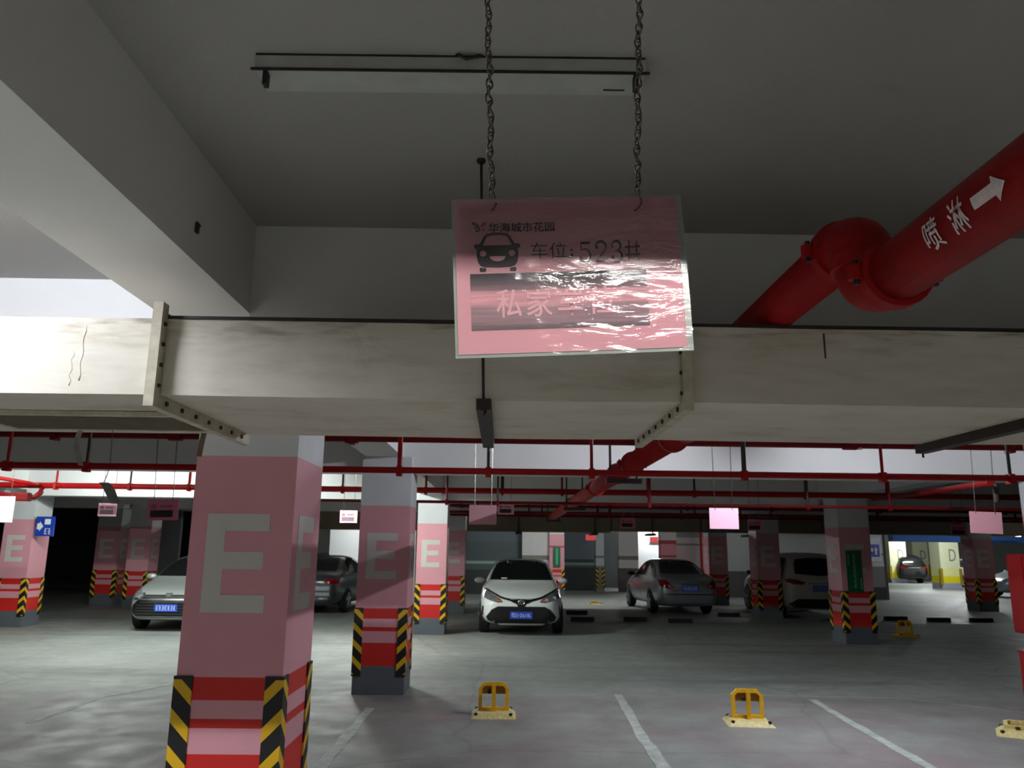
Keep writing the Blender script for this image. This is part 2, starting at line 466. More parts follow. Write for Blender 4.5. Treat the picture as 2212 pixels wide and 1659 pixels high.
# ------------------------------------------------------------------ lights
def tube_light(name, label, x, y, z, lit=True, along='X', k=1.0, length=1.25, group=None, tint=TUBE_COLOUR):
    t = thing(name, label, 'light fitting', (x, y, z), 0 if along == 'X' else math.pi/2, group)
    h = length/2
    bm = bmesh.new(); box(bm, -h, h, -.065, .065, -.052, 0)
    obj('housing', bm, GALV, t)
    bm = bmesh.new()
    box(bm, -h-.012, h+.012, -.070, -.064, -.060, -.052)
    obj('lip_and_shadow_strip', bm, STEEL, t, label='dark rolled lip along the front edge of the housing')
    obj('lip_and_shadow_strip', B(-h, h, -.068, -.065, -.006, 0), STEEL, t)  # dark strip standing in for the shadow line where housing meets ceiling
    for s in (-1, 1):
        bm = bmesh.new(); box(bm, s*(h-.03)-.008, s*(h-.03)+.008, -.055, -.025, -.10, -.052, .003)
        obj('lamp_holder', bm, STEEL if not lit else WHITE_CARD, t)
    if lit:
        m = emit('lit_tube', tint, TUBE*k)
        obj('lamp_tube', T([(-h+.04, -.04, -.088), (h-.04, -.04, -.088)], .013, 10), m, t, smooth=True)
    return t


dead = tube_light('batten_light', 'unlit batten light fitting without a tube on the ceiling above the pink sign', -.185, 2.325, 3.2, lit=False)
dead.rotation_euler = (0, 0, R(-.6))
obj('wire_clump', T([(.02, -.07, 0), (.03, -.085, -.012), (.05, -.08, -.02), (.08, -.078, -.012), (.10, -.07, 0)], .006, 6), STEEL, dead)
obj('scratched_tag', B(.50, .57, .03, .034, -.056, -.053), STEEL, dead)
WARM, COOL, GREENISH = (1.0, .985, .95), (.93, .975, 1.06), (.95, 1.02, .98)
for (x, y, al, k, lab) in (
        (.9, -1.87, 'X', 1.5, 'lit batten light in the bay behind the camera'),
        (-2.6, 2.07, 'X', .8, 'lit batten light left of the beam, in front of the big duct'),
        (2.9, 7.5, 'Y', 1.2, 'lit batten light behind the big duct, over the two near yellow parking locks'),
        (-6.8, 14.3, 'X', 1.4, 'lit batten light over the aisle before the silver car at the left'),
        (-3.0, 13.9, 'Y', 2.0, 'lit batten light over the aisle left of the brightly lit column'),
        (-7.4, 11.0, 'X', .6, 'lit batten light over the left end of the aisle, before the red pipe'),
        (-4.2, 26.0, 'X', 1.0, 'lit batten light beyond the shade-darkened sedan by the white wall'),
        (2.6, 26.6, 'X', .9, 'lit batten light over the bays between white car and silver sedan'),
        (6.9, 35.6, 'X', .9, 'lit batten light in the bright lobby far behind the silver sedan'),
        (9.3, 28.0, 'X', .22, 'lit batten light on the wall side behind the white van'),
        (17.2, 25.5, 'X', .8, 'lit batten light over the far aisle right of the dark column'),
        (20.6, 36.5, 'X', 2.6, 'lit batten light before the yellow columns of the next zone'),
        (25.0, 46.5, 'X', 2.4, 'lit batten light deep in the yellow zone')):
    tube_light('batten_light', lab, x, y, 3.2, True, al, k, tint=WARM if y < 0 else COOL if y < 9 else GREENISH if y < 16 else TUBE_COLOUR)
tl = tube_light('batten_light', 'thin lit tube light hanging on rods before the blue beam at the right', at(2168, 1158, 29.5).x, 29.5, at(2168, 1158, 29.5).z+.09, True, 'X', .02, 1.3)
for sx in (-.4, .4): obj('hanger_rod', T([(sx, 0, 0), (sx, 0, ZC-tl.location.z)], .008, 6), STEEL, tl)

# ------------------------------------------------------------------ columns
def E_poly(w, h):
    s = w*.30; b = h*.175
    return [(0, 0), (w, 0), (w, b), (s, b), (s, h*.435), (w*.93, h*.435), (w*.93, h*.435+b), (s, h*.435+b), (s, h-b), (w, h-b), (w, h), (0, h)]


CW, CD = .60, .64
def make_column(label):
    t = thing('parking_column', label, 'column')
    obj('shaft', B(-CW/2, CW/2, -CD/2, CD/2, 0, 2.75), COLUMN_PAINT, t)
    for sx in (-1, 1):
        for sy in (-1, 1):
            bm = bmesh.new()
            x0, y0 = sx*CW/2, sy*CD/2; th = .011; wd_ = .095
            poly = [(x0+sx*th, y0+sy*th), (x0-sx*wd_, y0+sy*th), (x0-sx*wd_, y0+sy*.0005), (x0+sx*.0005, y0+sy*.0005), (x0+sx*.0005, y0-sy*wd_), (x0+sx*th, y0-sy*wd_)]
            prism(bm, poly, lambda u, v: (u, v, .205), lambda u, v: (u, v, .967))
            obj('corner_guard', bm, HAZARD, t)
    ew, eh, ez = .366, .535, 1.296
    for side in ('front', 'right', 'left'):
        bm = bmesh.new(); p = E_poly(ew, eh)
        if side == 'front': prism(bm, p, lambda u, v: (u-ew/2-.02, -CD/2-.003, v+ez), lambda u, v: (u-ew/2-.02, -CD/2+.001, v+ez))
        elif side == 'right': prism(bm, p, lambda u, v: (CW/2+.003, u-ew/2-.02, v+ez), lambda u, v: (CW/2-.001, u-ew/2-.02, v+ez))
        else: prism(bm, p, lambda u, v: (-CW/2-.003, -u+ew/2+.02, v+ez), lambda u, v: (-CW/2+.001, -u+ew/2+.02, v+ez))
        obj('painted_letter', bm, LETTER, t)
    return t


col0 = make_column('large pink column with red bands in the left foreground under the duct')
col0.location = (-1.455, 4.5+CD/2, 0); col0.scale = (.95, 1, 1)
for cx, cy, lab, sc in (
        (-1.405, 9.62, 'second pink column behind the large one, with black and yellow corner guards', 1),
        (-1.405, 16.2, 'brightly lit pink column beside the white car', 1),
        (-1.27, 21.4, 'dim pink column just behind the brightly lit one, left of the white car', 1),
        (6.76, 15.3, 'pink column carrying the tall green sign', 1),
        (6.98, 21.0, 'dim pink column between the silver sedan and the white van', 1),
        (6.98, 25.9, 'dark pink column right behind the roof of the silver sedan', 1),
        (-9.95, 22.2, 'dim pink column by the silver car, right one of a close pair', 1),
        (-11.15, 22.9, 'dim pink column of a close pair, farther from the silver car', 1.1),
        (-10.03, 16.75, 'pink column with the blue arrow sign at the left edge', 1),
        (14.76, 24.5, 'very dark pink column before the yellow zone', 1.0),
        (6.80, 9.25, 'pink column with the red hydrant cabinet at the right edge', 1)):
    c = dup(col0, (cx, cy+CD/2, 0), label=lab); c.scale = (sc, 1, 1)
    if 'blue arrow' in lab:
        for q in [q for q in c.children if q.name.startswith('painted_letter')][1:]: bpy.data.objects.remove(q)

YCOL = bands('yellow_column_paint', [(0, srgb(150, 150, 170)), (.28, srgb(222, 206, 20)), (.62, srgb(222, 222, 150)), (1.0, srgb(220, 224, 186))], .6)
def d_column(lab, cx, cy, w):
    t = thing('zone_column', lab, 'column', (cx, cy, 0))
    obj('shaft', B(-w/2, w/2, -w/2, w/2, 0, ZC), YCOL, t)
    for sx in (-1, 1):
        bm = B(sx*w/2-.07, sx*w/2+.07, -w/2-.02, -w/2+.06, .2, 1.0)
        obj('corner_guard', bm, mat('ochre_guard', srgb(140, 120, 20), .6), t)
    me = upright(fit_text('D', -.02*w, .33*w, 1.36, 1.96, .004), -w/2-.004)
    me.materials.append(mat('grey_letter', srgb(120, 122, 120), .6)); obj_me('painted_letter', me, t)
    return t
d_column('bright yellow and white column marked D in the far zone', 22.66, 41.0, .98)
d_column('dim yellow column marked D left of the black car', 23.75, 48.5, 1.0)
p = at(1980, 1200, 57.0); d_column('bright column far behind the black car roof', p.x, 57, 1.1)

def wall_column(lab, x0, x1, y, m, guard=False):
    t = thing('wall_column', lab, 'column', ((x0+x1)/2, y, 0)); w = x1-x0
    obj('shaft', B(-w/2, w/2, 0, .5, 0, ZC), m, t)
    for sx in (-1, 1):
        bm = bmesh.new(); x = sx*w/2
        box(bm, min(x-sx*.10, x+sx*.012), max(x-sx*.10, x+sx*.012), -.012, .08, .2, .967)
        obj('corner_guard', bm, HAZARD, t)
    return t
PINK2 = bands('pink_pillar_paint', [(0, GREYB), (.30, RED), (.568, PINK), (.693, RED), (.745, PINK), (.841, RED), (.954, PINK), (1.75, srgb(190, 80, 90)), (1.82, PINK), (2.25, WHITEB)])
wall_column('narrow pink pillar with a small green sign right of the white car', at(1187, 1200, 30.3).x, at(1219, 1200, 30.3).x, 30.3, PINK2)
wall_column('narrow white pillar with striped guards between white car and silver sedan', at(1287, 1200, 33.4).x, at(1305, 1200, 33.4).x, 33.4, bands('white_pillar_paint', [(0, srgb(130, 128, 116)), (1.05, srgb(196, 204, 204)), (1.36, srgb(140, 138, 128)), (1.46, srgb(200, 208, 210))], .7))
wall_column('pink and red pillar behind the left end of the silver sedan', at(1428, 1200, 32.0).x, at(1462, 1200, 32.0).x, 32.0, bands('pink_banded_pillar_paint', [(0, RED), (.95, srgb(220, 150, 160)), (1.42, srgb(140, 70, 70)), (1.52, srgb(200, 130, 142)), (1.95, srgb(160, 60, 64)), (2.10, srgb(190, 180, 178))], .7))

# ------------------------------------------------------------------ the big duct overhead
ZD0, ZD1, YD0, YD1 = 2.212, 2.513, 2.955, 4.0
duct = thing('air_duct', 'large cream air duct crossing under the ceiling above the columns', 'duct', (0, 0, 0))
def duct_section(x0, x1):
    bm = B(x0, x1, YD0, YD1, ZD0, ZD1)
    bmesh.ops.subdivide_edges(bm, edges=[e for e in bm.edges if abs((e.verts[0].co-e.verts[1].co).x) > .2], cuts=9)
    for v in bm.verts:
        if abs(v.co.x-x0) > .05 and abs(v.co.x-x1) > .05:
            s = math.sin((v.co.x-x0)/(x1-x0)*math.pi)
            v.co.z -= .006*s*(1+.4*math.sin(v.co.x*3)); v.co.y += .004*s*math.sin(v.co.x*4+v.co.z*9)
    return obj('duct_section', bm, DUCT, duct)
FL = (-1.325, .70, 2.72)
for x0, x1 in ((-7.5, -1.345), (-1.305, .68), (.72, 2.70), (2.74, 9.0)): duct_section(x0, x1)
FLANGE = mat('cream_flange_paint', srgb(196, 188, 166), .6, vary=.2, scale=18, bump=.2)
for i, fx in enumerate(FL):
    bm = bmesh.new(); e = .038 if i else .052; w = .019
    box(bm, fx-w, fx+w, YD0-e, YD0, ZD0-e, ZD1+(e if i == 0 else 0.0))
    box(bm, fx-w, fx+w, YD0, YD1, ZD0-e, ZD0)
    box(bm, fx-w, fx+w, YD1, YD1+e, ZD0-e, ZD1)
    box(bm, fx-w, fx+w, YD0, YD1, ZD1, ZD1+.02)
    fo = obj('flange', bm, FLANGE, duct)
    for k in range(7):
        y = YD0+.06+k*.15
        obj('bolt', T([(fx+w-.002 if i == 0 else fx-w-.008, y, ZD0-e*.5), (fx+w+.008 if i == 0 else fx-w+.002, y, ZD0-e*.5)], .010, 6), STEEL, fo)
    for k in range(4):
        z = ZD0+.03+k*.08
        obj('bolt', T([(fx+w-.002 if i == 0 else fx-w-.008, YD0-e*.5, z), (fx+w+.008 if i == 0 else fx-w+.002, YD0-e*.5, z)], .008, 6), STEEL, fo)
# vent grille under the left section
g = bmesh.new(); gx0, gx1, gy0, gy1 = -2.35, -1.37, 3.33, 3.80
for a in ((gx0, gx1, gy0, gy0+.03), (gx0, gx1, gy1-.03, gy1), (gx0, gx0+.03, gy0+.03, gy1-.03), (gx1-.03, gx1, gy0+.03, gy1-.03)):
    box(g, a[0], a[1], a[2], a[3], ZD0-.022, ZD0-.004)
vg = obj('vent_frame', g, FLANGE, duct)
obj('vent_opening', B(gx0+.03, gx1-.03, gy0+.03, gy1-.03, ZD0-.010, ZD0-.005), mat('dark_vent', srgb(60, 54, 46), .8), vg)
for k in range(10):
    y = gy0+.05+k*.041
    obj('slat', B(gx0+.03, gx1-.03, y, y+.012, ZD0-.020, ZD0-.010), mat('vent_slat', srgb(128, 118, 100), .7) if k == 0 else bpy.data.materials['vent_slat'], vg)
for x0, x1 in ((-1.305, .68), (.72, 2.70), (2.74, 9.0)): obj('top_strip', B(x0, x1, YD0-.006, YD0+.02, ZD1-.002, ZD1+.010), STEEL, duct, label='dark strip along the top edge')  # dark strip set along the upper front edge
# wrinkled seam of the wrap
obj('wrap_seam', T([(-1.62+.004*math.sin(k*1.7), YD0+.002, ZD0+.05+k*.024) for k in range(10)], .0045, 8), DUCT, duct, smooth=True)
obj('wrap_seam', T([(-1.655+.006*math.sin(k*2.3), YD0+.002, ZD0+.03+k*.02) for k in range(8)], .004, 8), DUCT, duct, smooth=True)
obj('rust_streak', B(1.243, 1.249, YD0-.0015, YD0+.01, ZD0+.18, ZD1-.02), mat('rust_brown', srgb(96, 44, 32), .8, vary=.3, scale=40), duct)

# duct supports: an angle bar under the duct on a threaded rod from the ceiling
for i, (hx, lab) in enumerate(((-.075, 'dark steel bar and rod carrying the duct behind the pink sign'),
                               (2.17, 'dark steel bar and rod carrying the duct at the right edge'))):
    t = thing('duct_support', lab, 'duct support', (hx, 0, 0))
    obj('angle_bar', B(-.028, .028, YD0-.045, YD1+.05, ZD0-.048, ZD0-.006), STEEL, t)
    for y in (YD0-.03, YD1+.03):
        r = obj('threaded_rod', T([(-.0 if y < 3.5 else 0, y, ZD0-.07), (-.03*(i == 0)*(y < 3.5), y+.02, ZC if y < 3.5 else 2.715)], .0055, 8), ROD, t)
    obj('rod_cap', T([(-.03*(i == 0), YD0-.01, ZC-.012), (-.03*(i == 0), YD0-.01, ZC)], .018, 10), STEEL, t)
    obj('nut', T([(0, YD0-.03, ZD0-.062), (0, YD0-.03, ZD0-.048)], .012, 6), STEEL, t)

# peeling strips of tape
def ribbon(name, lab, pts, w, m, cat='tape strip'):
    bm = bmesh.new(); pts = [Vector(p) for p in pts]; L_, R_ = [], []
    for i, p in enumerate(pts):
        tw = Vector((math.cos(i*.25), math.sin(i*.25), 0))*w/2
        L_.append(bm.verts.new(p-tw)); R_.append(bm.verts.new(p+tw))
    for i in range(len(pts)-1): bm.faces.new((L_[i], R_[i], R_[i+1], L_[i+1]))
    bmesh.ops.solidify(bm, geom=bm.faces[:], thickness=.0015)
    return tag(obj(name, bm, m), lab, cat)
TAPE = mat('grey_cloth_tape', srgb(176, 172, 164), .6, vary=.15, scale=30)
ribbon('tape_strip', 'white strip of tape peeling off below the vent of the duct', [atz(176, 923, ZD0-.01)]+[at(x, y, 3.9) for x, y in ((168, 945), (166, 968), (170, 988), (175, 1006))], .026, TAPE)
ribbon('tape_strip', 'brownish strip of tape dangling before the white top of the large column', [at(x, y, 3.98) for x, y in ((447, 919), (441, 935), (436, 955), (430, 986))], .026, mat('brown_tape', srgb(150, 132, 108), .6, vary=.2))
wp = [atz(244, 920, ZD0-.008)]+[at(x, y, 3.95) for x, y in ((241, 960), (238, 1000), (232, 1025), (224, 1042))]
st = ribbon('tape_strip', 'grey strip of tape dangling on a thin wire above a small pink sign', [at(x, y, 3.95) for x, y in ((224, 1042), (232, 1050), (238, 1062), (244, 1076), (250, 1088))], .05, mat('grey_tape', srgb(140, 138, 134), .6, vary=.15))
obj('wire', T(wp, .0018, 5), STEEL, st)

# ------------------------------------------------------------------ fire pipes
def elbow_pts(c, a, b, rad, n=6):
    """points of a bend at corner c coming from direction a going to direction b"""
    a = Vector(a).normalized(); b = Vector(b).normalized(); c = Vector(c)
    s = c-a*rad; e = c+b*rad; out = []
    for i in range(n+1):
        t = i/n*math.pi/2
        out.append(s+a*rad*math.sin(t)+b*rad*(1-math.cos(t)))
    return out


PR = .083
px_, zA, zB_, zC_ = 1.09, 2.420, 2.608, 2.372
main = thing('main_fire_pipe', 'thick red sprinkler main with white stencil jogging over the duct', 'pipe', (0, 0, 0))
yE = 2.20
obj('pipe_length', T([(px_, -5, zA), (px_, yE-.10, zA)], PR, 28), RED_PIPE, main, smooth=True)
# two short elbows back to back: up, then forward over the duct
def elbow(p_from, p_corner, p_to, r, n=7):
    f, c, t_ = Vector(p_from), Vector(p_corner), Vector(p_to)
    pts = [(1-s)**2*f+2*s*(1-s)*c+s*s*t_ for s in [i/n for i in range(n+1)]]
    return pts
obj('elbow', T(elbow((px_, yE-.10, zA), (px_, yE+.048, zA), (px_, yE+.05, (zA+zB_)/2), PR), PR+.006, 28), RED_PIPE, main, smooth=True)
obj('elbow', T(elbow((px_, yE+.05, (zA+zB_)/2), (px_, yE+.055, zB_), (px_, yE+.20, zB_), PR), PR+.006, 28), RED_PIPE, main, smooth=True)
obj('pipe_length', T([(px_, yE+.20, zB_), (px_, 4.28, zB_)], PR, 28), RED_PIPE, main, smooth=True)
obj('elbow', T(elbow((px_, 4.28, zB_), (px_, 4.45, zB_), (px_, 4.46, (zB_+zC_)/2), PR), PR+.006, 24), RED_PIPE, main, smooth=True)
obj('elbow', T(elbow((px_, 4.46, (zB_+zC_)/2), (px_, 4.47, zC_), (px_, 4.64, zC_), PR), PR+.006, 24), RED_PIPE, main, smooth=True)
obj('pipe_length', T([(px_, 4.64, zC_), (px_, 17.3, zC_)], PR, 24), RED_PIPE, main, smooth=True)
def coupling(c, d, r, w=.05):
    c = Vector(c); d = Vector(d).normalized(); bm = bmesh.new()
    tube(bm, [c-d*w/2, c-d*w*.42, c+d*w*.42, c+d*w/2], r, 24, rs=[r+.004, r+.018, r+.018, r+.004])
    u, v = frame_at(d)
    o = obj('coupling', bm, RED_PIPE, main, smooth=False)
    for s in (-1, 1):
        q = c+u*s*(r+.028)
        obj('bolt', T([q-v*.035, q+v*.035], .009, 8), STEEL, o)
        bm = bmesh.new()
        tube(bm, [q-v*.020, q+v*.020], .022, 8); obj('lug', bm, RED_PIPE, o)
    return o
coupling((px_, yE-.12, zA), (0, 1, 0), PR)
coupling((px_, yE+.05, (zA+zB_)/2), (0, 0, 1), PR)
coupling((px_, yE+.20, zB_), (0, 1, 0), PR)
for y in (5.0, 6.6, 7.5, 9.2, 12.6): coupling((px_, y, zC_), (0, 1, 0), PR)
for y in (7.1, 12.0, 17.0):
    obj('hanger_rod', T([(px_-.12, y, zC_-.1), (px_-.12, y, ZC)], .012, 8), STEEL, main)
    obj('hanger_rod', T([(px_+.12, y, zC_-.1), (px_+.12, y, ZC)], .012, 8), STEEL, main)
    obj('cradle', B(px_-.16, px_+.16, y-.03, y+.03, zC_-.125, zC_-PR), STEEL, main)
# stencil wrapped around the pipe
def wrap(me, y0, ang0, r):
    for v in me.vertices:
        a = ang0-v.co.y/r
        v.co = Vector((px_+math.cos(a)*(r+.0015), y0-v.co.x, zA+math.sin(a)*(r+.0015)))
    return me
def fine(me, step):
    bm = bmesh.new(); bm.from_mesh(me); bmesh.ops.triangulate(bm, faces=bm.faces[:])
    for _ in range(3):
        es = [e for e in bm.edges if e.calc_length() > step]
        if not es: break
        bmesh.ops.subdivide_edges(bm, edges=es, cuts=1); bmesh.ops.triangulate(bm, faces=bm.faces[:])
    bm.to_mesh(me); bm.free(); return me
A0 = R(197)
for ch, yy in (('喷', 1.745), ('淋', 1.640)):
    me = fit_text(ch, -.031, .031, -.040, .040, 0, .012); fine(me, .02); wrap(me, yy, A0-math.pi*0, PR)
    # text up runs towards the top of the pipe (decreasing angle)
    me.materials.append(WHITE_STENCIL); obj_me('stencilled_character', me, main)
bm = bmesh.new(); ap = [(-.055, -.014), (.02, -.014), (.02, -.03), (.06, 0), (.02, .03), (.02, .014), (-.055, .014)]
bm.faces.new([bm.verts.new((x, y, 0)) for x, y in ap]); me = bpy.data.meshes.new('arrow'); bm.to_mesh(me); bm.free()
fine(me, .02); wrap(me, 1.525, A0, PR); me.materials.append(WHITE_STENCIL); obj_me('stencilled_arrow', me, main)


def run(name, lab, pts, r, hangers, m=DARK_RED, top=None, couplings=(), hr=.012, group=None):
    """a pipe run with its hangers; pts world points"""
    t = thing(name, lab, 'pipe', (0, 0, 0), group=group)
    obj('pipe_length', T(pts, r, 14), m, t, smooth=True)
    a, b = Vector(pts[0]), Vector(pts[-1])
    for i, hx in enumerate(hangers):
        f = (hx-a.x)/(b.x-a.x); p = a.lerp(b, f)
        zt = (top if top else ZC)
        rad = hr*(1.5 if i % 3 == 2 else 1)
        obj('hanger', T([(p.x, p.y+.0, p.z), (p.x, p.y+.0, zt)], rad, 8), m if i % 2 == 0 else STEEL, t)
        obj('hanger_clip', B(p.x-.02, p.x+.02, p.y-r-.006, p.y+r+.006, p.z-r-.02, p.z+r+.006), m, t)
    for cx in couplings:
        f = (cx-a.x)/(b.x-a.x); p = a.lerp(b, f)
        obj('coupling', T([(p.x-.05, p.y, p.z), (p.x+.05, p.y, p.z)], r+.012, 14), m, t)
    return t


def hx(x, y, Y): return at(x, y, Y).x
run('branch_pipe', 'dark red pipe running right under the back edge of the duct', [(-12, 6.15, 2.502), (14, 6.15, 2.502)], .037, [hx(120, 938, 6.15), hx(760, 945, 6.15), hx(2180, 962, 6.15)], couplings=(hx(380, 940, 6.15), hx(1835, 960, 6.15), hx(760, 945, 6.15)))
Ym = 5.80
run('branch_pipe', 'bright red thinner pipe hung across the pale beam behind the duct', [(-12, Ym, 2.214), (14, Ym, 2.214)], .0235,
    [hx(x, 1010, Ym) for x in (15, 187, 863, 1055, 1278, 1607, 1905, 2180)], m=RED_PIPE)
Yl = 12.5
l1 = run('branch_pipe', 'red pipe crossing in front of the brightly lit column', [(-13.5, Yl, 2.55), (15, Yl, 2.565)], .046,
    [hx(x, 1060, Yl) for x in (120, 280, 408, 740, 920, 1085, 1214, 1500, 1400, 1740, 1915)], m=RED_PIPE, hr=.018)
run('branch_pipe', 'thin red pipe below the pipe before the brightly lit column', [(-2.6, 10.36, 2.254), (15, 10.36, 2.246)], .020,
    [hx(x, 1085, 10.36) for x in (965, 1075, 1403, 1745, 1922)], m=DARK_RED, hr=.014)
for i, (Y, z, lab) in enumerate(((17.6, 2.60, 'dark pipe row beyond the white car, upper one'), (17.75, 2.47, 'dark pipe row beyond the white car, lower one'), (20.0, 2.50, 'darkest pipe in front of the brown far duct'))):
    run('branch_pipe', lab, [(-1.3, Y, z), (19, Y, z)], .032, [-.9+.35*i, .2+.4*i, 2.4, 4.1+.2*i, 6.0, 8.4, 11.2+.3*i, 14.0], hr=.02)
# branch with a drop at the far left
run('branch_pipe', 'red pipe coming in at the left edge with a low branch', [at(-40, 1026, 12.0), at(60, 1043, 12.3), at(95, 1052, Yl)], .03, [], m=RED_PIPE)
lowb = run('branch_pipe', 'dark red low branch bending down at the left edge', [at(-30, 1064, 12.2), at(48, 1073, 12.3), at(74, 1074, 12.35), at(88, 1064, 12.4), at(92, 1053, Yl)], .04, [], m=DARK_RED)
obj('valve', B(*(lambda p: (p.x-.1, p.x+.1, p.y-.07, p.y+.07, p.z-.06, p.z+.07))(at(50, 1074, 12.25)), bev=.02), DARK_RED, lowb)
dg = thing('branch_pipe', 'dark pipe running diagonally below the pale beam at the right', 'pipe')
obj('pipe_length', T([at(1885, 1078, 12.4), at(2030, 1060, 9.6), at(2140, 1043, 7.9)], .035, 12), DARK_RED, dg)
obj('hanger', T([at(2150, 1045, 8.2), at(2153, 1085, 8.2)], .03, 8), STEEL, dg)
rp = thing('drain_pipe', 'red vertical pipe on the wall right of the silver sedan roof', 'pipe')
q = at(1515, 1200, 29.5); obj('pipe_length', T([(q.x, 29.5, 0), (q.x, 29.5, ZC)], .05, 12), RED_PIPE, rp)
obj('valve_wheel', T([(q.x+.08, 29.4, 1.45), (q.x+.3, 29.4, 1.45)], .05, 8), DARK_RED, rp)
cl = thing('sprinkler_head', 'small white sprinkler under the dark red pipe at the right', 'sprinkler', at(1857, 968, 6.15))
obj('head', T([(0, 0, .045), (0, 0, .012), (0, 0, 0), (0, 0, -.012)], .02, 10, rs=[.008, .010, .020, .022]), WHITE_CARD, cl)

# far duct behind the columns
fd = thing('air_duct', 'long brownish far duct hanging before the back walls', 'duct')
BROWN = mat('brownish_far_duct', srgb(124, 112, 92), .7, vary=.12, scale=1.5)
for x0, x1 in ((-9.5, -2.2), (-2.15, .5), (.55, 3.4), (3.45, 6.2), (6.25, 10.0), (10.05, 16.5)):
    obj('duct_section', B(x0, x1, 24.95 if x0 > -3 and x1 < 15 else 24.95, 25.75, 2.22 if x0 < 3.4 else 2.27, 2.80), BROWN, fd)
for x in (.52, 2.9, 4.7, 7.8, 10.9):
    obj('hanger_bar', B(x-.09, x+.09, 24.85, 25.8, 2.14, 2.21), STEEL, fd)
    obj('hanger_rod', T([(x, 24.9, 2.15), (x, 24.9, ZC)], .02, 8), STEEL, fd)

# ------------------------------------------------------------------ the near parking sign
def film_material():
    m = bpy.data.materials.new('glossy_laminate_film'); m.use_nodes = True; nt = m.node_tree; N, L = nt.nodes, nt.links
    N.clear()
    out = N.new('ShaderNodeOutputMaterial'); mix = N.new('ShaderNodeMixShader'); tr = N.new('ShaderNodeBsdfTransparent'); gl = N.new('ShaderNodeBsdfGlossy')
    gl.inputs['Roughness'].default_value = .05; fr = N.new('ShaderNodeFresnel'); fr.inputs[0].default_value = 1.62
    tc = N.new('ShaderNodeTexCoord')
    n1 = N.new('ShaderNodeTexNoise'); n1.inputs['Scale'].default_value = 260; n1.inputs['Detail'].default_value = 3
    mp = N.new('ShaderNodeMapping'); mp.inputs['Scale'].default_value = (.7, 1, 1.4); L.new(tc.outputs['Object'], mp.inputs[0]); L.new(mp.outputs[0], n1.inputs['Vector'])
    n2 = N.new('ShaderNodeTexNoise'); n2.inputs['Scale'].default_value = 16; n2.inputs['Detail'].default_value = 3; n2.inputs['Distortion'].default_value = .6
    mp2 = N.new('ShaderNodeMapping'); mp2.inputs['Scale'].default_value = (.8, 1, 2.4); mp2.inputs['Rotation'].default_value = (0, R(14), 0); L.new(tc.outputs['Object'], mp2.inputs[0]); L.new(mp2.outputs[0], n2.inputs['Vector'])
    b1 = N.new('ShaderNodeBump'); b1.inputs['Strength'].default_value = .38; b1.inputs['Distance'].default_value = .0006
    b2 = N.new('ShaderNodeBump'); b2.inputs['Strength'].default_value = .8; b2.inputs['Distance'].default_value = .004
    L.new(n1.outputs[0], b1.inputs['Height']); L.new(n2.outputs[0], b2.inputs['Height'])
    L.new(b2.outputs[0], b1.inputs['Normal']); L.new(b1.outputs[0], gl.inputs['Normal'])
    tr.inputs[0].default_value = (.97, .98, .97, 1)
    L.new(fr.outputs[0], mix.inputs[0]); L.new(tr.outputs[0], mix.inputs[1]); L.new(gl.outputs[0], mix.inputs[2]); L.new(mix.outputs[0], out.inputs[0])
    return m


def streak_material():
    m = bpy.data.materials.new('banded_toner_print'); nt, b = nodes_of(m); N, L = nt.nodes, nt.links
    b.inputs['Roughness'].default_value = .6
    tc = N.new('ShaderNodeTexCoord'); sp = N.new('ShaderNodeSeparateXYZ'); L.new(tc.outputs['Object'], sp.inputs[0])
    mr = N.new('ShaderNodeMapRange'); mr.inputs[1].default_value = 105-179; mr.inputs[2].default_value = 105-103
    for i in (1, 2): mr.inputs[i].default_value *= .001
    L.new(sp.outputs[2], mr.inputs[0])
    rp = N.new('ShaderNodeValToRGB'); e = rp.color_ramp.elements
    e[0].position = 0; e[0].color = srgb(96, 78, 84); e[1].position = 1; e[1].color = srgb(52, 40, 46)
    for p_, c in ((.08, (120, 98, 104)), (.12, (150, 118, 126)), (.4, (158, 124, 132)), (.46, (206, 150, 160)), (.68, (204, 148, 158)), (.72, (130, 98, 106)), (.84, (92, 72, 80)), (.95, (56, 44, 50))):
        q = e.new(p_); q.color = srgb(*c)
    L.new(mr.outputs[0], rp.inputs[0])
    n = N.new('ShaderNodeTexNoise'); n.inputs['Scale'].default_value = 90; n.inputs['Detail'].default_value = 8
    mp = N.new('ShaderNodeMapping'); mp.inputs['Scale'].default_value = (.12, 1, 2.2); L.new(tc.outputs['Object'], mp.inputs[0]); L.new(mp.outputs[0], n.inputs['Vector'])
    r2 = N.new('ShaderNodeMapRange'); r2.inputs[1].default_value = .3; r2.inputs[2].default_value = .7; r2.inputs[3].default_value = .72; r2.inputs[4].default_value = 1.15; L.new(n.outputs[0], r2.inputs[0])
    mx = N.new('ShaderNodeMix'); mx.data_type = 'RGBA'; mx.blend_type = 'MULTIPLY'; mx.inputs[0].default_value = 1
    L.new(rp.outputs[0], mx.inputs[6]); L.new(r2.outputs[0], mx.inputs[7]); L.new(mx.outputs[2], b.inputs['Base Color'])
    return m


SY = .985
c0_ = at(1233, 592, SY)
sign = thing('parking_sign', 'large laminated pink parking sign hanging on two chains in the foreground', 'sign', c0_)
sign.rotation_euler = (R(1.2), R(-2.9), R(0.0))
MM = .001
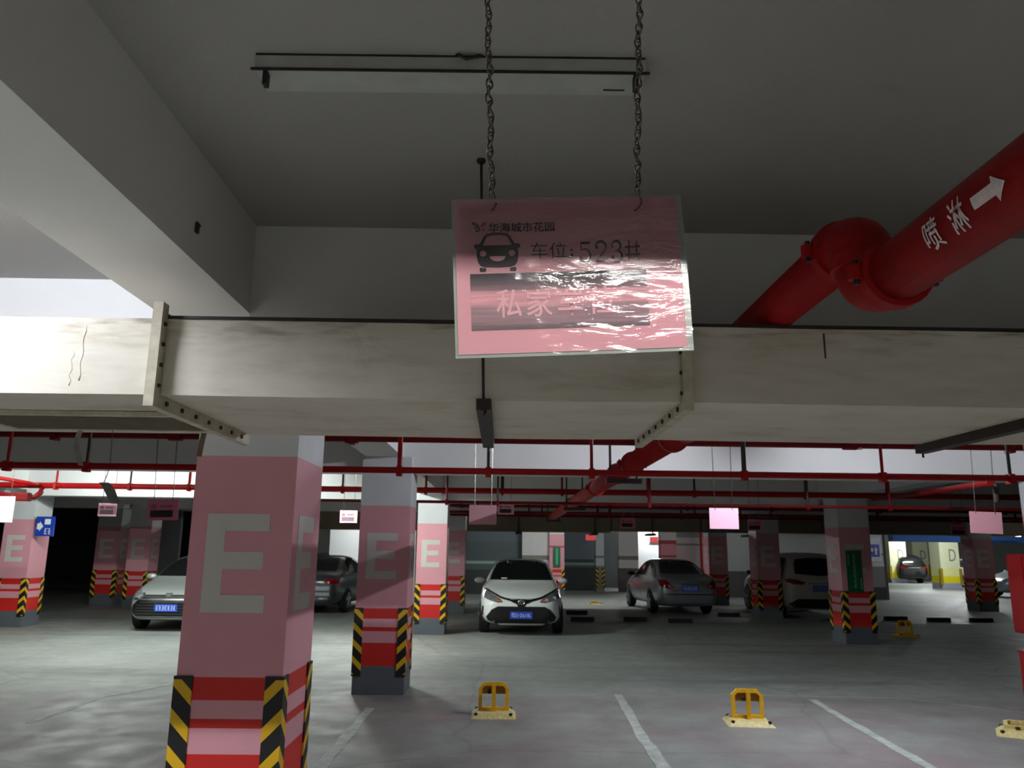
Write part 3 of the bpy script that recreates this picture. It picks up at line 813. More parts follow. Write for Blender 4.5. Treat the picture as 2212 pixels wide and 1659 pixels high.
# local frame: x right, z up, origin at the centre of the pouch (303 x 216 mm); paper mm coords from its top-left corner
PX0, PZ0 = -.1485-.002, .105+.001
def sag(x, z): return .004*math.sin(x*9+1.0)*(.5-z*2)-.0035*math.cos(z*13+x*4)
def grid_sheet(x0, x1, z0, z1, y, nx=40, nz=28, th=0):
    bm = bmesh.new(); vs = [[bm.verts.new((x0+(x1-x0)*i/nx, y+sag(x0+(x1-x0)*i/nx, z0+(z1-z0)*j/nz), z0+(z1-z0)*j/nz)) for i in range(nx+1)] for j in range(nz+1)]
    for j in range(nz):
        for i in range(nx): bm.faces.new((vs[j][i], vs[j][i+1], vs[j+1][i+1], vs[j+1][i]))
    return bm
def paper_xz(u, v): return PX0+u*MM, PZ0-v*MM
def to_sheet(me, y):
    """XY mm mesh (y measured downward) to the sign plane"""
    for v in me.vertices:
        x, z = paper_xz(v.co.x, v.co.y); v.co = Vector((x, y+sag(x, z), z))
    return me
def print_poly(name, polys, m, y=-.0006, parent=None):
    bm = bmesh.new()
    for poly in polys: bm.faces.new([bm.verts.new((u, v, 0)) for u, v in poly])
    me = bpy.data.meshes.new(name); bm.to_mesh(me); bm.free(); fine(me, 14); to_sheet(me, y)
    me.materials.append(m); return obj_me(name, me, parent or sign)
pouch_back = obj('laminate_border', grid_sheet(-.1545, .1545, -.1085, .1085, .0012), mat('clear_laminate_edge', srgb(150, 158, 150), .3, vary=.08, scale=30), sign, smooth=True, label='greyish clear plastic edge around the pink paper')
x0, z0 = paper_xz(0, 210); x1, z1 = paper_xz(297, 0)
paper = obj('pink_paper', grid_sheet(x0, x1, z0, z1, 0), PINK_PAPER, sign, smooth=True)
def text_print(body, u0, u1, v0, v1, m, name='printed_text', bold=0, y=-.0006):
    me = fit_text(body, u0, u1, v1, v0, 0, bold); fine(me, 14); to_sheet(me, y); me.materials.append(m); return obj_me(name, me, sign)
for du, dv in ((0, 0), (.45, .1), (.2, .4)): text_print('华海城市花园', 44.3+du, 131.6+du, 32.7+dv, 46.3+dv, BLACK_PRINT)
# butterfly emblem
print_poly('butterfly_emblem', [[(21, 29.8), (27, 31.5), (31.5, 35), (33, 40), (33, 43), (28, 46), (26, 43), (31, 41.5), (25.5, 41), (24.5, 38.5), (29.5, 38), (24, 36)]], PLUM_PRINT)
print_poly('butterfly_emblem', [[(41.7, 29.8), (37, 32), (34, 36), (33.6, 40), (37, 37.5), (40.5, 36)], [(34.5, 41.5), (37.5, 40), (40, 40.5), (38.5, 44)]], PLUM_LIGHT)
# car pictogram
def circ(cx, cy, rx, ry=None, n=24, a0=0, a1=360): return [(cx+rx*math.cos(R(a0+(a1-a0)*i/n)), cy+(ry or rx)*math.sin(R(a0+(a1-a0)*i/n))) for i in range(n if a1-a0 == 360 else n+1)]
def strip_ring(outer, inner): return [[outer[i], outer[i+1], inner[i+1], inner[i]] for i in range(len(outer)-1)]
out_ = [(31, 64), (34, 58), (37.5, 51.5), (41, 48), (48, 46.8), (55, 46.5), (62, 46.8), (69, 48), (72.5, 51.5), (76, 58), (79, 64)]
inn_ = [(35.5, 64.5), (38, 59.5), (40.5, 54), (43, 51.3), (49, 50.2), (55, 50), (61, 50.2), (67, 51.3), (69.5, 54), (72, 59.5), (74.5, 64.5)]
print_poly('car_pictogram', strip_ring(out_, inn_)+[circ(28, 65.5, 3.6, 3.4), circ(82, 65.5, 3.6, 3.4),
    [(28, 62.2), (35.5, 62.2), (35.5, 68.5), (28, 68.8)], [(74.5, 62.2), (82, 62.2), (82, 68.8), (74.5, 68.5)],
    [(30, 64.2), (80, 64.2), (82, 70), (82.5, 78), (81, 87), (78, 92), (73, 94.2), (55, 95), (37, 94.2), (32, 92), (29, 87), (27.5, 78), (28, 70)],
    [(31, 94.5), (39.5, 95.8), (39.5, 99), (38.5, 100.5), (32, 100.5), (31, 99)], [(79, 94.5), (70.5, 95.8), (70.5, 99), (71.5, 100.5), (78, 100.5), (79, 99)]], BLACK_PRINT, y=-.0005)
print_poly('car_pictogram', [circ(36, 75.5, 4.2), circ(74, 75.5, 4.2), [(45, 79.5), (65, 79.5), (65.3, 81.5), (63, 84.5), (58, 86.3), (55, 86.6), (52, 86.3), (47, 84.5), (44.7, 81.5)]], PINK_PAPER, y=-.0010)
# space number in serif strokes
text_print('车位', 99, 146.5, 62, 84, BLACK_PRINT, bold=-.004)
def stroke(pts, ws):
    out = []; P_ = [Vector((x, y)) for x, y in pts]
    L_, R_ = [], []
    for i, p_ in enumerate(P_):
        d = (P_[min(i+1, len(P_)-1)]-P_[max(i-1, 0)]).normalized(); n = Vector((-d.y, d.x))*ws[i]/2
        L_.append(p_+n); R_.append(p_-n)
    for i in range(len(P_)-1): out.append([tuple(L_[i]), tuple(L_[i+1]), tuple(R_[i+1]), tuple(R_[i])])
    return out
def glyph(polys, u0, u1, v0=62, v1=91): return [[(u0+(x/100)*(u1-u0), v0+(y/140)*(v1-v0)) for x, y in p_] for p_ in polys]
def arc(cx, cy, rx, ry, a0, a1, n=14): return [(cx+rx*math.cos(R(a0+(a1-a0)*i/n)), cy+ry*math.sin(R(a0+(a1-a0)*i/n))) for i in range(n+1)]
def wv(n, lo, hi): return [lo+(hi-lo)*math.sin(math.pi*i/(n-1)) for i in range(n)]
a5 = arc(46, 94, 44, 42, -125, 150, 18)
g5 = stroke([(24, 5), (20, 62)], [8, 8])+[[(20, 3), (92, 3), (94, 18), (22, 18)]]+stroke(a5, wv(len(a5), 5, 19))+[circ(14, 112, 11, 11, 12)]
a2 = arc(50, 38, 40, 36, -190, 40, 16)
g2 = stroke(a2+[(60, 86), (30, 112), (8, 130)], wv(len(a2), 6, 17)+[13, 8, 6])+[[(6, 124), (94, 124), (98, 104), (102, 104), (96, 138), (6, 138)]]+[circ(18, 44, 11, 11, 12)]
a3 = arc(48, 34, 36, 31, -170, 95, 14); b3 = arc(46, 102, 44, 36, -95, 165, 16)
g3 = stroke(a3, wv(len(a3), 6, 17))+stroke(b3, wv(len(b3), 6, 19))+[circ(16, 38, 10, 10, 12), circ(14, 110, 11, 11, 12)]
gh = stroke([(30, 2), (22, 138)], [9, 9])+stroke([(80, 2), (72, 138)], [9, 9])+[[(0, 40), (100, 36), (100, 50), (0, 53)], [(0, 92), (100, 88), (100, 101), (0, 105)]]
for gl_, u0, u1 in ((g5, 162, 179), (g2, 183.5, 200.5), (g3, 205, 221), (gh, 224, 244)):
    print_poly('printed_text', glyph(gl_, u0, u1), BLACK_PRINT, y=-.0007)
print_poly('printed_text', [circ(153, 73.5, 2, 2, 14), circ(153, 80.5, 2, 2, 14)], BLACK_PRINT)
print_poly('printed_panel', [[(18, 103), (250, 103), (250, 179), (18, 179)]], streak_material(), y=-.0005)
for ch, u0, u1, v0, v1 in (('私', 51, 84, 125, 163), ('家', 90, 124, 126, 163), ('车', 131, 164, 126, 163), ('位', 170, 208, 124, 162)):
    text_print(ch, u0, u1, v0, v1, PALE_PRINT, bold=.012, y=-.0011)
print_poly('print_speck', [circ(259, 56, .6), circ(259, 60, .6), circ(227, 193, .5)], BLACK_PRINT)
obj('laminate_film', grid_sheet(-.1545, .1545, -.1085, .1085, -.0022, 60, 44), film_material(), sign, smooth=True, label='clear glossy film over the print')

# chain links, each an object
def link_mesh():
    bm = bmesh.new(); n, s = 14, 6; L2, W2, r = .0046, .0044, .00135
    rings = []
    for i in range(n):
        t = 2*math.pi*i/n; c = Vector((W2*math.cos(t), .0012*math.sin(2*t), (L2+W2)*math.sin(t)))
        d = Vector((-W2*math.sin(t), .0024*math.cos(2*t), (L2+W2)*math.cos(t))).normalized(); u = d.cross(Vector((0, 1, 0))).normalized(); v = d.cross(u)
        rings.append([bm.verts.new(c+r*(math.cos(2*math.pi*k/s)*u+math.sin(2*math.pi*k/s)*v)) for k in range(s)])
    for i in range(n):
        a, b = rings[i], rings[(i+1) % n]
        for k in range(s): bm.faces.new((a[k], a[(k+1) % s], b[(k+1) % s], b[k]))
    bmesh.ops.recalc_face_normals(bm, faces=bm.faces[:])
    me = bpy.data.meshes.new('link'); bm.to_mesh(me); bm.free(); me.materials.append(CHAIN)
    for p in me.polygons: p.use_smooth = True
    return me
LINK = link_mesh()
inv = (Matrix.Translation(c0_) @ sign.rotation_euler.to_matrix().to_4x4()).inverted()
for (xb, yb, xt, yt) in ((1062, 428, 1054, 0), (1376, 420, 1381, 0)):
    a = at(xb, yb, SY+.006); b = at(xt, yt, SY+.006)
    hole = at(1063 if xb < 1200 else 1374, 455, SY-.004)
    hook = [inv @ p for p in (a, a+Vector((.004, -.008, -.010)), a.lerp(hole, .6)+Vector((.006, -.006, 0)), hole+Vector((.001, -.004, 0)), hole+Vector((-.003, .006, .002)), a+Vector((-.004, .006, -.012)))]
    ch = obj('chain', T(hook, .0011, 6), CHAIN, sign, label='thin steel chain')
    top = b+(b-a)*((ZC-b.z)/(b.z-a.z)); n = int((top-a).length/.0118)
    for i in range(n):
        p = a.lerp(top, (i+.4)/n)
        o = obj_me('link', LINK, ch); wob = .0012*math.sin(i*.9)
        o.location = inv @ (p+Vector((wob, 0, 0))); o.rotation_euler = (rnd.uniform(-.12, .12), rnd.uniform(-.2, .2), (i % 2)*R(88)+R(35)+.35*math.sin(i*.35))

# ------------------------------------------------------------------ other hanging signs
def small_sign(lab, x, y, Y, style, m, w=.305, h=.215, rz=0, tilt=0, chain_to=ZC, group=None):
    p = at(x, y, Y)
    t = thing('parking_sign', lab, 'sign', p, rz, group); t.rotation_euler = (0, tilt, rz)
    obj('card', B(-w/2, w/2, -.002, .002, -h/2, h/2, bev=.0), m, t)
    if style == 'front':
        obj('printed_panel', B(-w*.40, w*.33, -.0035, -.002, -h*.36, -h*.02), BLACK_PRINT if m is not PINK_LIT else mat('lit_toner', srgb(110, 96, 104), .6), t)  # print lightened too on the cards coloured as lit
        obj('printed_text', B(-w*.10, w*.30, -.0035, -.002, h*.10, h*.22), PLUM_LIGHT, t)
        bm = bmesh.new(); prism(bm, [(-w*.40, h*.05), (-w*.2, h*.05), (-w*.2, h*.17), (-w*.24, h*.27), (-w*.36, h*.27), (-w*.40, h*.17)], lambda u, v: (u, -.0035, v), lambda u, v: (u, -.002, v))
        obj('car_pictogram', bm, PLUM_LIGHT, t)
    for s in (-1, 1):
        bm = bmesh.new(); zt = chain_to-p.z; tube(bm, [(s*w*.30+ (.01*s), 0, zt), (s*w*.30, 0, h/2-.02)], .0045, 6)
        obj('chain', bm, CHAIN, t)
    return t
PINK_SHADED = mat('shaded_pink_card', srgb(190, 104, 122), .5, vary=.06)  # pink card darkened in its colour for signs hanging in shade
small_sign('small brightly lit pink sign beside the dangling grey tape', 232, 1101, 13.4, 'front', PINK_LIT)
small_sign('dim pink parking sign left of the large column', 352, 1101, 8.3, 'front', PINK_SHADED, tilt=R(-2), rz=R(6))
small_sign('small brightly lit pink sign between the first two columns', 753, 1116, 14.2, 'front', PINK_LIT)
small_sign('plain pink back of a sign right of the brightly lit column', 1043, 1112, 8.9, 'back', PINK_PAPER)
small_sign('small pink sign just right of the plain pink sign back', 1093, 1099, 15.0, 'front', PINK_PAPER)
small_sign('small dim pink sign over the bay left of the silver sedan', 1356, 1130, 16.5, 'front', PINK_SHADED)
small_sign('bright plain pink sign back on two long chains', 1564, 1120, 8.35, 'back', PINK_LIT)
small_sign('small dim pink sign at the dim column right of the bright sign back', 1631, 1135, 16.2, 'front', PINK_SHADED)
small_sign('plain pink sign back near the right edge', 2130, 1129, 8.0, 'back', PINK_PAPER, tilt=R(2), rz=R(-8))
small_sign('small dim pink sign left of the plain sign back near the right edge', 2071, 1145, 14.4, 'front', PINK_SHADED)
small_sign('plain white sign back at the left edge', 2, 1100, 11.9, 'back', WHITE_CARD, w=.38, h=.38)
small_sign('small red sign hanging by the narrow white pillar', 1276, 1161, 29.0, 'back', mat('red_sign', srgb(200, 40, 44), .5), w=.36, h=.2)
t = thing('wall_plaque', 'dark red plaque on the bright lobby wall', 'plaque', at(1413, 1166, 36.5))
obj('plate', B(-.18, .18, 0, .03, -.13, .13), mat('dark_red_plaque', srgb(130, 20, 24), .5), t)
obj('frame', B(-.20, .20, .02, .05, -.15, .15), GALV, t)

# blue arrow sign on the far left column, blue sign on the pillar, green column signs
p = at(97, 1137, 16.728)
bs = thing('direction_sign', 'blue direction sign with a white arrow on the far left column', 'sign', p)
obj('board', B(-.18, .19, -.02, .026, -.20, .20), BLUE_SIGN, bs)
bm = bmesh.new(); prism(bm, [(-.15, .02), (-.15, .06), (-.10, .06), (-.10, .10), (-.02, 0), (-.10, -.10), (-.10, -.06), (-.15, -.06)], lambda u, v: (u, -.023, v), lambda u, v: (u, -.02, v)); obj('arrow', bm, WHITE_CARD, bs)
bm = bmesh.new(); box(bm, .0, .12, -.023, -.02, .04, .15); obj('symbol', bm, WHITE_CARD, bs)
me = upright(stroke_marks(2, 0, .15, -.16, -.04), -.021); me.materials.append(WHITE_CARD); obj_me('lettering', me, bs)
p = at(1888, 1190, 30.178)
b2 = thing('direction_sign', 'white sign with blue markings on the grey pillar right of the green sign', 'sign', p)
obj('board', B(-.26, .26, -.02, .02, -.40, .48), mat('white_board', srgb(210, 212, 222), .5), b2)
obj('blue_field', B(-.20, .20, -.025, -.02, -.22, .24), BLUE_SIGN, b2)
bm = bmesh.new(); prism(bm, [(.03, -.14), (.09, -.14), (.09, .02), (.13, .02), (.06, .14), (-.01, .02), (.03, .02)], lambda u, v: (u, -.03, v), lambda u, v: (u, -.025, v)); obj('arrow', bm, WHITE_CARD, b2)
obj('symbol', B(-.15, -.05, -.03, -.025, -.02, .1), WHITE_CARD, b2)

p = at(1846, 1234, 15.27)
gs = thing('column_sign', 'tall green sign with white characters on a pink column', 'sign', p)
obj('board', B(-.145, .145, -.012, .012, -.385, .385), GREEN_SIGN, gs)
GL = mat('pale_sign_lettering', srgb(150, 196, 170), .5, vary=.05)
for k in range(7):
    me = upright(stroke_marks(1, -.035, .035, .285-k*.093-.035, .285-k*.093+.035), -.0125); me.materials.append(GL); obj_me('lettering', me, gs)
for sx, z0_, z1_ in ((-.11, .12, .33), (.11, -.33, -.12)):
    bm = bmesh.new()
    for k in range(6): box(bm, sx-.012, sx+.012, -.014, -.012, z0_+k*(z1_-z0_)/6, z0_+k*(z1_-z0_)/6+.02)
    obj('small_print', bm, GL, gs)
p = at(1203, 1202, 30.2)
gs2 = thing('column_sign', 'small green sign on the narrow pink pillar behind the white car', 'sign', p)
obj('board', B(-.13, .13, -.015, .015, -.36, .36), GREEN_SIGN, gs2)
obj('lettering', B(-.04, .04, -.02, -.015, -.30, .30), mat('mint_lettering', srgb(60, 170, 130), .5), gs2)

# ------------------------------------------------------------------ hydrant cabinet and box at the right edge
t = thing('hydrant_cabinet', 'red fire hydrant cabinet hung at the column on the right edge', 'cabinet', (6.355, 9.72, 0))
RED_CAB = mat('red_cabinet_enamel', srgb(150, 18, 22), .4, vary=.08)
zt, zb = at(2190, 1197, 9.55).z, at(2200, 1372, 9.55).z
obj('body', B(-.13, .14, -.17, .15, zb, zt, bev=.01), RED_CAB, t)
obj('door', B(-.145, -.13, -.15, .13, zb+.03, zt-.03), RED_CAB, t)
me = stroke_marks(2, .10, .20, -.05, .05)
me = upright(me, -.171, (zt+zb)/2+.14, -.09); me.materials.append(WHITE_CARD); obj_me('lettering', me, t)
t = thing('extinguisher_box', 'red extinguisher box on the floor under the hydrant cabinet', 'fire box', (6.36, 9.72, 0))
obj('body', B(-.13, .13, -.13, .13, 0, .52, bev=.01), RED_CAB, t)
obj('lid', B(-.14, .14, -.14, .14, .52, .55, bev=.005), RED_CAB, t)
obj('latch', B(-.05, .0, -.15, -.13, .5, .56), YELLOW, t)
obj('label_plate', B(-.11, .02, -.134, -.13, .33, .40), mat('pale_red_label', srgb(210, 120, 116), .5), t)

# ------------------------------------------------------------------ parking locks
def parking_lock(lab, loc, rz, up=True, m=YELLOW, mb=YELLOW_WORN):
    t = thing('parking_lock', lab, 'parking lock', loc, rz, 'yellow folding parking locks')
    bm = bmesh.new(); W, D, H = .225, .20, .045
    lo = [(-W, -D, 0), (W, -D, 0), (W, D, 0), (-W, D, 0)]; hi = [(-W+.05, -D+.05, H), (W-.05, -D+.05, H), (W-.05, D-.05, H), (-W+.05, D-.05, H)]
    a = [bm.verts.new(p) for p in lo]; b = [bm.verts.new(p) for p in hi]
    bm.faces.new(a[::-1]); bm.faces.new(b)
    for i in range(4): bm.faces.new((a[i], a[(i+1) % 4], b[(i+1) % 4], b[i]))
    obj('base_plate', bm, mb, t)
    for sx in (-1, 1):
        for sy in (-1, 1):
            obj('bolt', T([(sx*.175, sy*.155, .012), (sx*.175, sy*.155, .05)], .018, 8), STEEL, t)
    ang = R(4) if up else R(88)
    M = Matrix.Translation((0, .02, .05)) @ Matrix.Rotation(-ang, 4, 'X')
    w, h, c = .155, .265, .055
    outer = [(-w, 0), (-w, h-c), (-w+c, h), (w-c, h), (w, h-c), (w, 0)]
    k = .036; inner = [(-w+k, 0), (-w+k, h-c-.006), (-w+c+.008, h-k), (w-c-.008, h-k), (w-k, h-c-.006), (w-k, 0)]
    bm = bmesh.new()
    for i in range(5):
        q = [outer[i], outer[i+1], inner[i+1], inner[i]]
        prism(bm, q, lambda u, v: M @ Vector((u, -.022, v)), lambda u, v: M @ Vector((u, .022, v)))
    obj('arch_frame', bm, m, t)
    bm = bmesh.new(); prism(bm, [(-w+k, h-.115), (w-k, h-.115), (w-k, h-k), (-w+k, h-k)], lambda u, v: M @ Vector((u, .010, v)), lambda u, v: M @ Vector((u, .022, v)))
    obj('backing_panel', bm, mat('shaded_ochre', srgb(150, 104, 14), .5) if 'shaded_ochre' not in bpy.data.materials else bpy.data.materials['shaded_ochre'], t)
    if up: obj('support_post', B(-.02, .02, -.06, -.03, .04, .30), m, t)
    obj('crossbar', B(-w, w, .0, .04, .045, .075), m, t)
    obj('lock_barrel', T([(-.045, -.03, .23), (-.045, -.012, .23)] if up else [(-.045, -.03, .05), (-.045, -.03, .07)], .022, 10), STEEL, t)
    return t
parking_lock('raised yellow parking lock before the second column', (*atz(1066, 1545, 0).xy, 0), 0)
parking_lock('raised yellow parking lock with worn cream base, right of the other near one', (*atz(1617, 1562, 0).xy, 0), R(-6))
parking_lock('raised small yellow parking lock right of the green sign column', (*atz(1957, 1374, 0).xy, 0), 0, mb=YELLOW)
parking_lock('folded parking lock with worn cream base at the right edge', (*atz(2212, 1588, 0).xy, 0), R(-30), up=False, m=YELLOW_WORN)
parking_lock('folded flat yellow parking lock on the light floor right of the white car', (*atz(1286, 1306, 0).xy, 0), 0, up=False)

def wheel_stop(lab, x, y, rz=0):
    p = atz(x, y, 0)
    bm = bmesh.new(); prof = [(-.075, 0), (.075, 0), (.05, .10), (-.05, .10)]
    prism(bm, prof, lambda u, v: (-.28, u, v), lambda u, v: (.28, u, v))
    t = thing('wheel_stop', lab, 'wheel stop', (p.x, p.y, 0), rz, 'black rubber wheel stops')
    obj('block', bm, BLACK_RUBBER, t)
    for sx in (-1, 1): obj('bolt', T([(sx*.18, 0, .09), (sx*.18, 0, .105)], .02, 8), STEEL, t)
    return t
for x, y, lab in ((1246, 1327, 'black wheel stop nearest the white car on the light floor'), (1258, 1342, 'black wheel stop just in front of the one by the white car'),
                  (1372, 1342, 'black wheel stop left of the silver sedan'), (1470, 1346, 'black wheel stop behind the silver sedan'),
                  (1575, 1332, 'black wheel stop at the right rear of the silver sedan'), (2028, 1343, 'black wheel stop left of the dark column base'), (2120, 1344, 'black wheel stop right before the dark column base'),
                  (1935, 1340, 'black wheel stop right of the green sign column')):
    wheel_stop(lab, x, y)

# ------------------------------------------------------------------ floor markings
LINE = mat('worn_white_line_paint', srgb(166, 172, 166), .7, vary=.25, scale=9)
def line_strip(lab, pts, w):
    bm = bmesh.new(); P_ = [Vector((p.x, p.y, 0)) for p in pts]; n = 14; rows = []
    for s in range(n+1):
        f = s/n*(len(P_)-1); i = min(int(f), len(P_)-2); c = P_[i].lerp(P_[i+1], f-i); d = (P_[i+1]-P_[i]).normalized(); u = Vector((-d.y, d.x, 0))
        j1, j2 = rnd.uniform(-.012, .012), rnd.uniform(-.012, .012)
        rows.append((bm.verts.new(c+u*(w/2+j1)+Vector((0, 0, .0025))), bm.verts.new(c-u*(w/2+j2)+Vector((0, 0, .0025)))))
    for a, b in zip(rows, rows[1:]): bm.faces.new((a[0], a[1], b[1], b[0]))
    o = obj('bay_line', bm, LINE); o['kind'] = 'thing'; tag(o, lab, 'floor marking', 'painted bay lines'); return o
line_strip('worn white bay line running between the two near parking locks', [atz(1335, 1500, 0), atz(1385, 1590, 0), atz(1450, 1680, 0)], .11)
line_strip('white bay line slanting to the lower right corner', [atz(1755, 1512, 0), atz(1880, 1585, 0), atz(2040, 1675, 0)], .10)
line_strip('faint bay line between the large column and the second column', [atz(800, 1530, 0), atz(690, 1660, 0)], .10)
line_strip('pale line crossing the floor left of the large column', [atz(60, 1562, 0), atz(220, 1505, 0), atz(372, 1478, 0)], .08)
line_strip('thin pale bay edge line far right in front of the parking locks', [atz(1500, 1500, 0), atz(1950, 1508, 0), atz(2212, 1540, 0)], .035)

# ------------------------------------------------------------------ cars
def paint(name, col, rough=.28, metal=0.0): return mat(name, col, rough, metal, vary=.03, scale=3, coat=.6)


class Car:
    def __init__(s, name, lab, stations, m, group=None):
        s.t = thing(name, lab, 'car', group=group); s.st = stations
        rings = []; bm = bmesh.new()
        for (y, zb, w, zs, wt, zt) in stations:
            zm = zb+(zs-zb)*.45
            half = [(0, zb), (.72*w, zb), (.93*w, zb+.05), (w*.99, zm), (w*.985, zs-.10), (w*.94, zs), ((w*.94*.35+wt*.65) if zt-zs > .25 else (w*.94+wt)/2, zs+(zt-zs)*(.62 if zt-zs > .25 else .55)), (wt, zt-.035*(1 if zt-zs > .25 else .4)), (.55*wt, zt-.004), (0, zt)]
            pts = [(x, z) for x, z in half]+[(-x, z) for x, z in half[-2:0:-1]]
            rings.append([bm.verts.new((x, y, z)) for x, z in pts])
        n = len(rings[0])
        for a, b in zip(rings, rings[1:]):
            for k in range(n): bm.faces.new((a[k], a[(k+1) % n], b[(k+1) % n], b[k]))
        for r_ in (rings[0], rings[-1]):
            for k in range(1, n//2):
                q = [r_[k-1], r_[k], r_[n-k], r_[(n-k+1) % n]]
                u = []
                for v in q:
                    if v not in u: u.append(v)
                if len(u) > 2: bm.faces.new(u)
            bm.faces.new((r_[n//2-1], r_[n//2], r_[n//2+1]))
        bmesh.ops.recalc_face_normals(bm, faces=bm.faces[:])
        me = bpy.data.meshes.new('b'); bm.to_mesh(me); bm.free()
        o = bpy.data.objects.new('b', me); COL.objects.link(o); md = o.modifiers.new('s', 'SUBSURF'); md.levels = 2; md.render_levels = 2
        dgr = bpy.context.evaluated_depsgraph_get(); dgr.update(); me2 = bpy.data.meshes.new_from_object(o.evaluated_get(dgr))
        bpy.data.objects.remove(o); bpy.data.meshes.remove(me)
        me2.name = 'body'; me2.materials.clear(); me2.materials.append(m)
        for p_ in me2.polygons: p_.use_smooth = True
        s.body = obj_me('body', me2, s.t)
        b = bmesh.new(); b.from_mesh(me2); s.bvh = BVHTree.FromBMesh(b); b.free()
        s.m = m; s.L = stations[-1][0]; s.W = max(q[2] for q in stations)

    def hit(s, side, u, v):
        if side == 'front': o, d = Vector((u, -3, v)), Vector((0, 1, 0))
        elif side == 'rear': o, d = Vector((u, s.L+3, v)), Vector((0, -1, 0))
        elif side == 'left': o, d = Vector((-4, u, v)), Vector((1, 0, 0))
        elif side == 'right': o, d = Vector((4, u, v)), Vector((-1, 0, 0))
        else: o, d = Vector((u, v, 4)), Vector((0, 0, -1))
        loc, nor, i, dist = s.bvh.ray_cast(o, d)
        if loc is None:
            loc, nor, i, dist = s.bvh.find_nearest(o+d*(3+s.L/2 if side in ('front', 'rear') else 3))
        if nor.dot(d) > 0: nor = -nor
        return loc, nor

    def decal(s, name, side, poly, m, off=.006, th=.006, step=.09, mirror=False, label=None, parent=None):
        res = []
        for sg in ((1, -1) if mirror else (1,)):
            pl = [(u*sg, v) for u, v in poly] if side in ('front', 'rear', 'top') else poly
            sd = side if sg == 1 or side in ('front', 'rear', 'top') else {'left': 'right', 'right': 'left'}[side]
            bm = bmesh.new(); bm.faces.new([bm.verts.new((u, v, 0)) for u, v in pl]); bmesh.ops.triangulate(bm, faces=bm.faces[:])
            for _ in range(4):
                es = [e for e in bm.edges if e.calc_length() > step]
                if not es: break
                bmesh.ops.subdivide_edges(bm, edges=es, cuts=1); bmesh.ops.triangulate(bm, faces=bm.faces[:])
            for v in bm.verts:
                loc, nor = s.hit(sd, v.co.x, v.co.y); v.co = loc+nor*off
            bmesh.ops.recalc_face_normals(bm, faces=bm.faces[:])
            o = obj(name, bm, m, parent or s.t, smooth=True, label=label); res.append(o)
        return res

    def wheels(s, yf, yr, r=.31, tw=.20):
        for y in (yf, yr):
            for sx in (-1, 1):
                xo = sx*(s.W+.004)
                bm = bmesh.new(); prof = [(.0, r*.60), (.003, r*.92), (.02, r), (tw-.02, r), (tw, r*.9), (tw+.003, r*.3)]
                tube(bm, [(xo-sx*a, y, r) for a, _ in prof], r, 24, rs=[q for _, q in prof])
                w = obj('wheel', bm, TYRE, s.t, smooth=False)
                bm = bmesh.new()
                tube(bm, [(xo+sx*.001, y, r), (xo+sx*.008, y, r)], r*.66, 20, rs=[r*.66, r*.62])
                rim = obj('rim', bm, BLACK_PLASTIC, w)
                bm = bmesh.new()
                for k in range(5):
                    a = 2*math.pi*k/5+.3; dx, dz = math.cos(a), math.sin(a); nx_, nz_ = -dz, dx; ww = .045
                    q = [(y+dx*.03+nx_*ww, r+dz*.03+nz_*ww), (y+dx*.03-nx_*ww, r+dz*.03-nz_*ww), (y+dx*r*.64-nx_*ww*.8, r+dz*r*.64-nz_*ww*.8), (y+dx*r*.64+nx_*ww*.8, r+dz*r*.64+nz_*ww*.8)]
                    prism(bm, q, lambda u, v: (xo+sx*.016, u, v), lambda u, v: (xo+sx*.004, u, v))
                obj('spokes', bm, ALLOY, w)
            arch = [(y+(r+.055)*math.cos(R(a)), max(.215, r+(r+.055)*math.sin(R(a)))) for a in range(-18, 199, 12)]
            s.decal('wheel_arch', 'left', arch, BLACK_PLASTIC, .003, mirror=True)

    def mirrors(s, y, z, m):
        for sx in (-1, 1):
            bm = bmesh.new(); bmesh.ops.create_uvsphere(bm, u_segments=14, v_segments=8, radius=1)
            for v in bm.verts: v.co = Vector((sx*(s.W+.045)+v.co.x*.115, y+v.co.y*.055, z-.02+v.co.z*.065))
            o = obj('mirror', bm, m, s.t, smooth=True)
            obj('mirror_stalk', T([(sx*(s.W-.10), y+.02, z-.05), (sx*(s.W+.04), y, z-.03)], .022, 8), BLACK_PLASTIC, o)

    def plate(s, side, z, txt, x=0, push=.0):
        loc, nor = s.hit(side, x, z); sg = -1 if side == 'front' else 1
        y = loc.y+sg*(.012+push)
        pl = obj('licence_plate', B(x-.22, x+.22, y-.006, y+.006, z-.07, z+.07), PLATE_BLUE, s.t)
        me = upright(fit_text(txt, -.195, .195, -.045, .045, .001, .008) if txt else stroke_marks(7, -.195, .195, -.045, .045), y-.0065 if side == 'front' else y+.0065, z, x, flip=(side != 'front'))
        me.materials.append(PLATE_WHITE); obj_me('plate_lettering', me, pl)

    def glass(s, wind, rear, side_w):
        s.decal('windshield', 'front', wind, GLASS_DARK, .004)
        s.decal('rear_window', 'rear', rear, GLASS_DARK, .004)
        for q in side_w: s.decal('side_window', 'left', q, GLASS_DARK, .004, mirror=True)

    def door_lines(s, ys, z0, z1):
        for y in ys: s.decal('door_seam', 'left', [(y, z0), (y+.012, z0), (y+.012, z1), (y, z1)], BLACK_PLASTIC, .002, mirror=True)
    def place_rear(s, x, y, deg):
        d = R(deg); s.t.rotation_euler = (0, 0, math.pi+d); s.t.location = (x-s.L*math.sin(d), y+s.L*math.cos(d), 0)
    def place(s, x, y, rz): s.t.location = (x, y, 0); s.t.rotation_euler = (0, 0, rz)


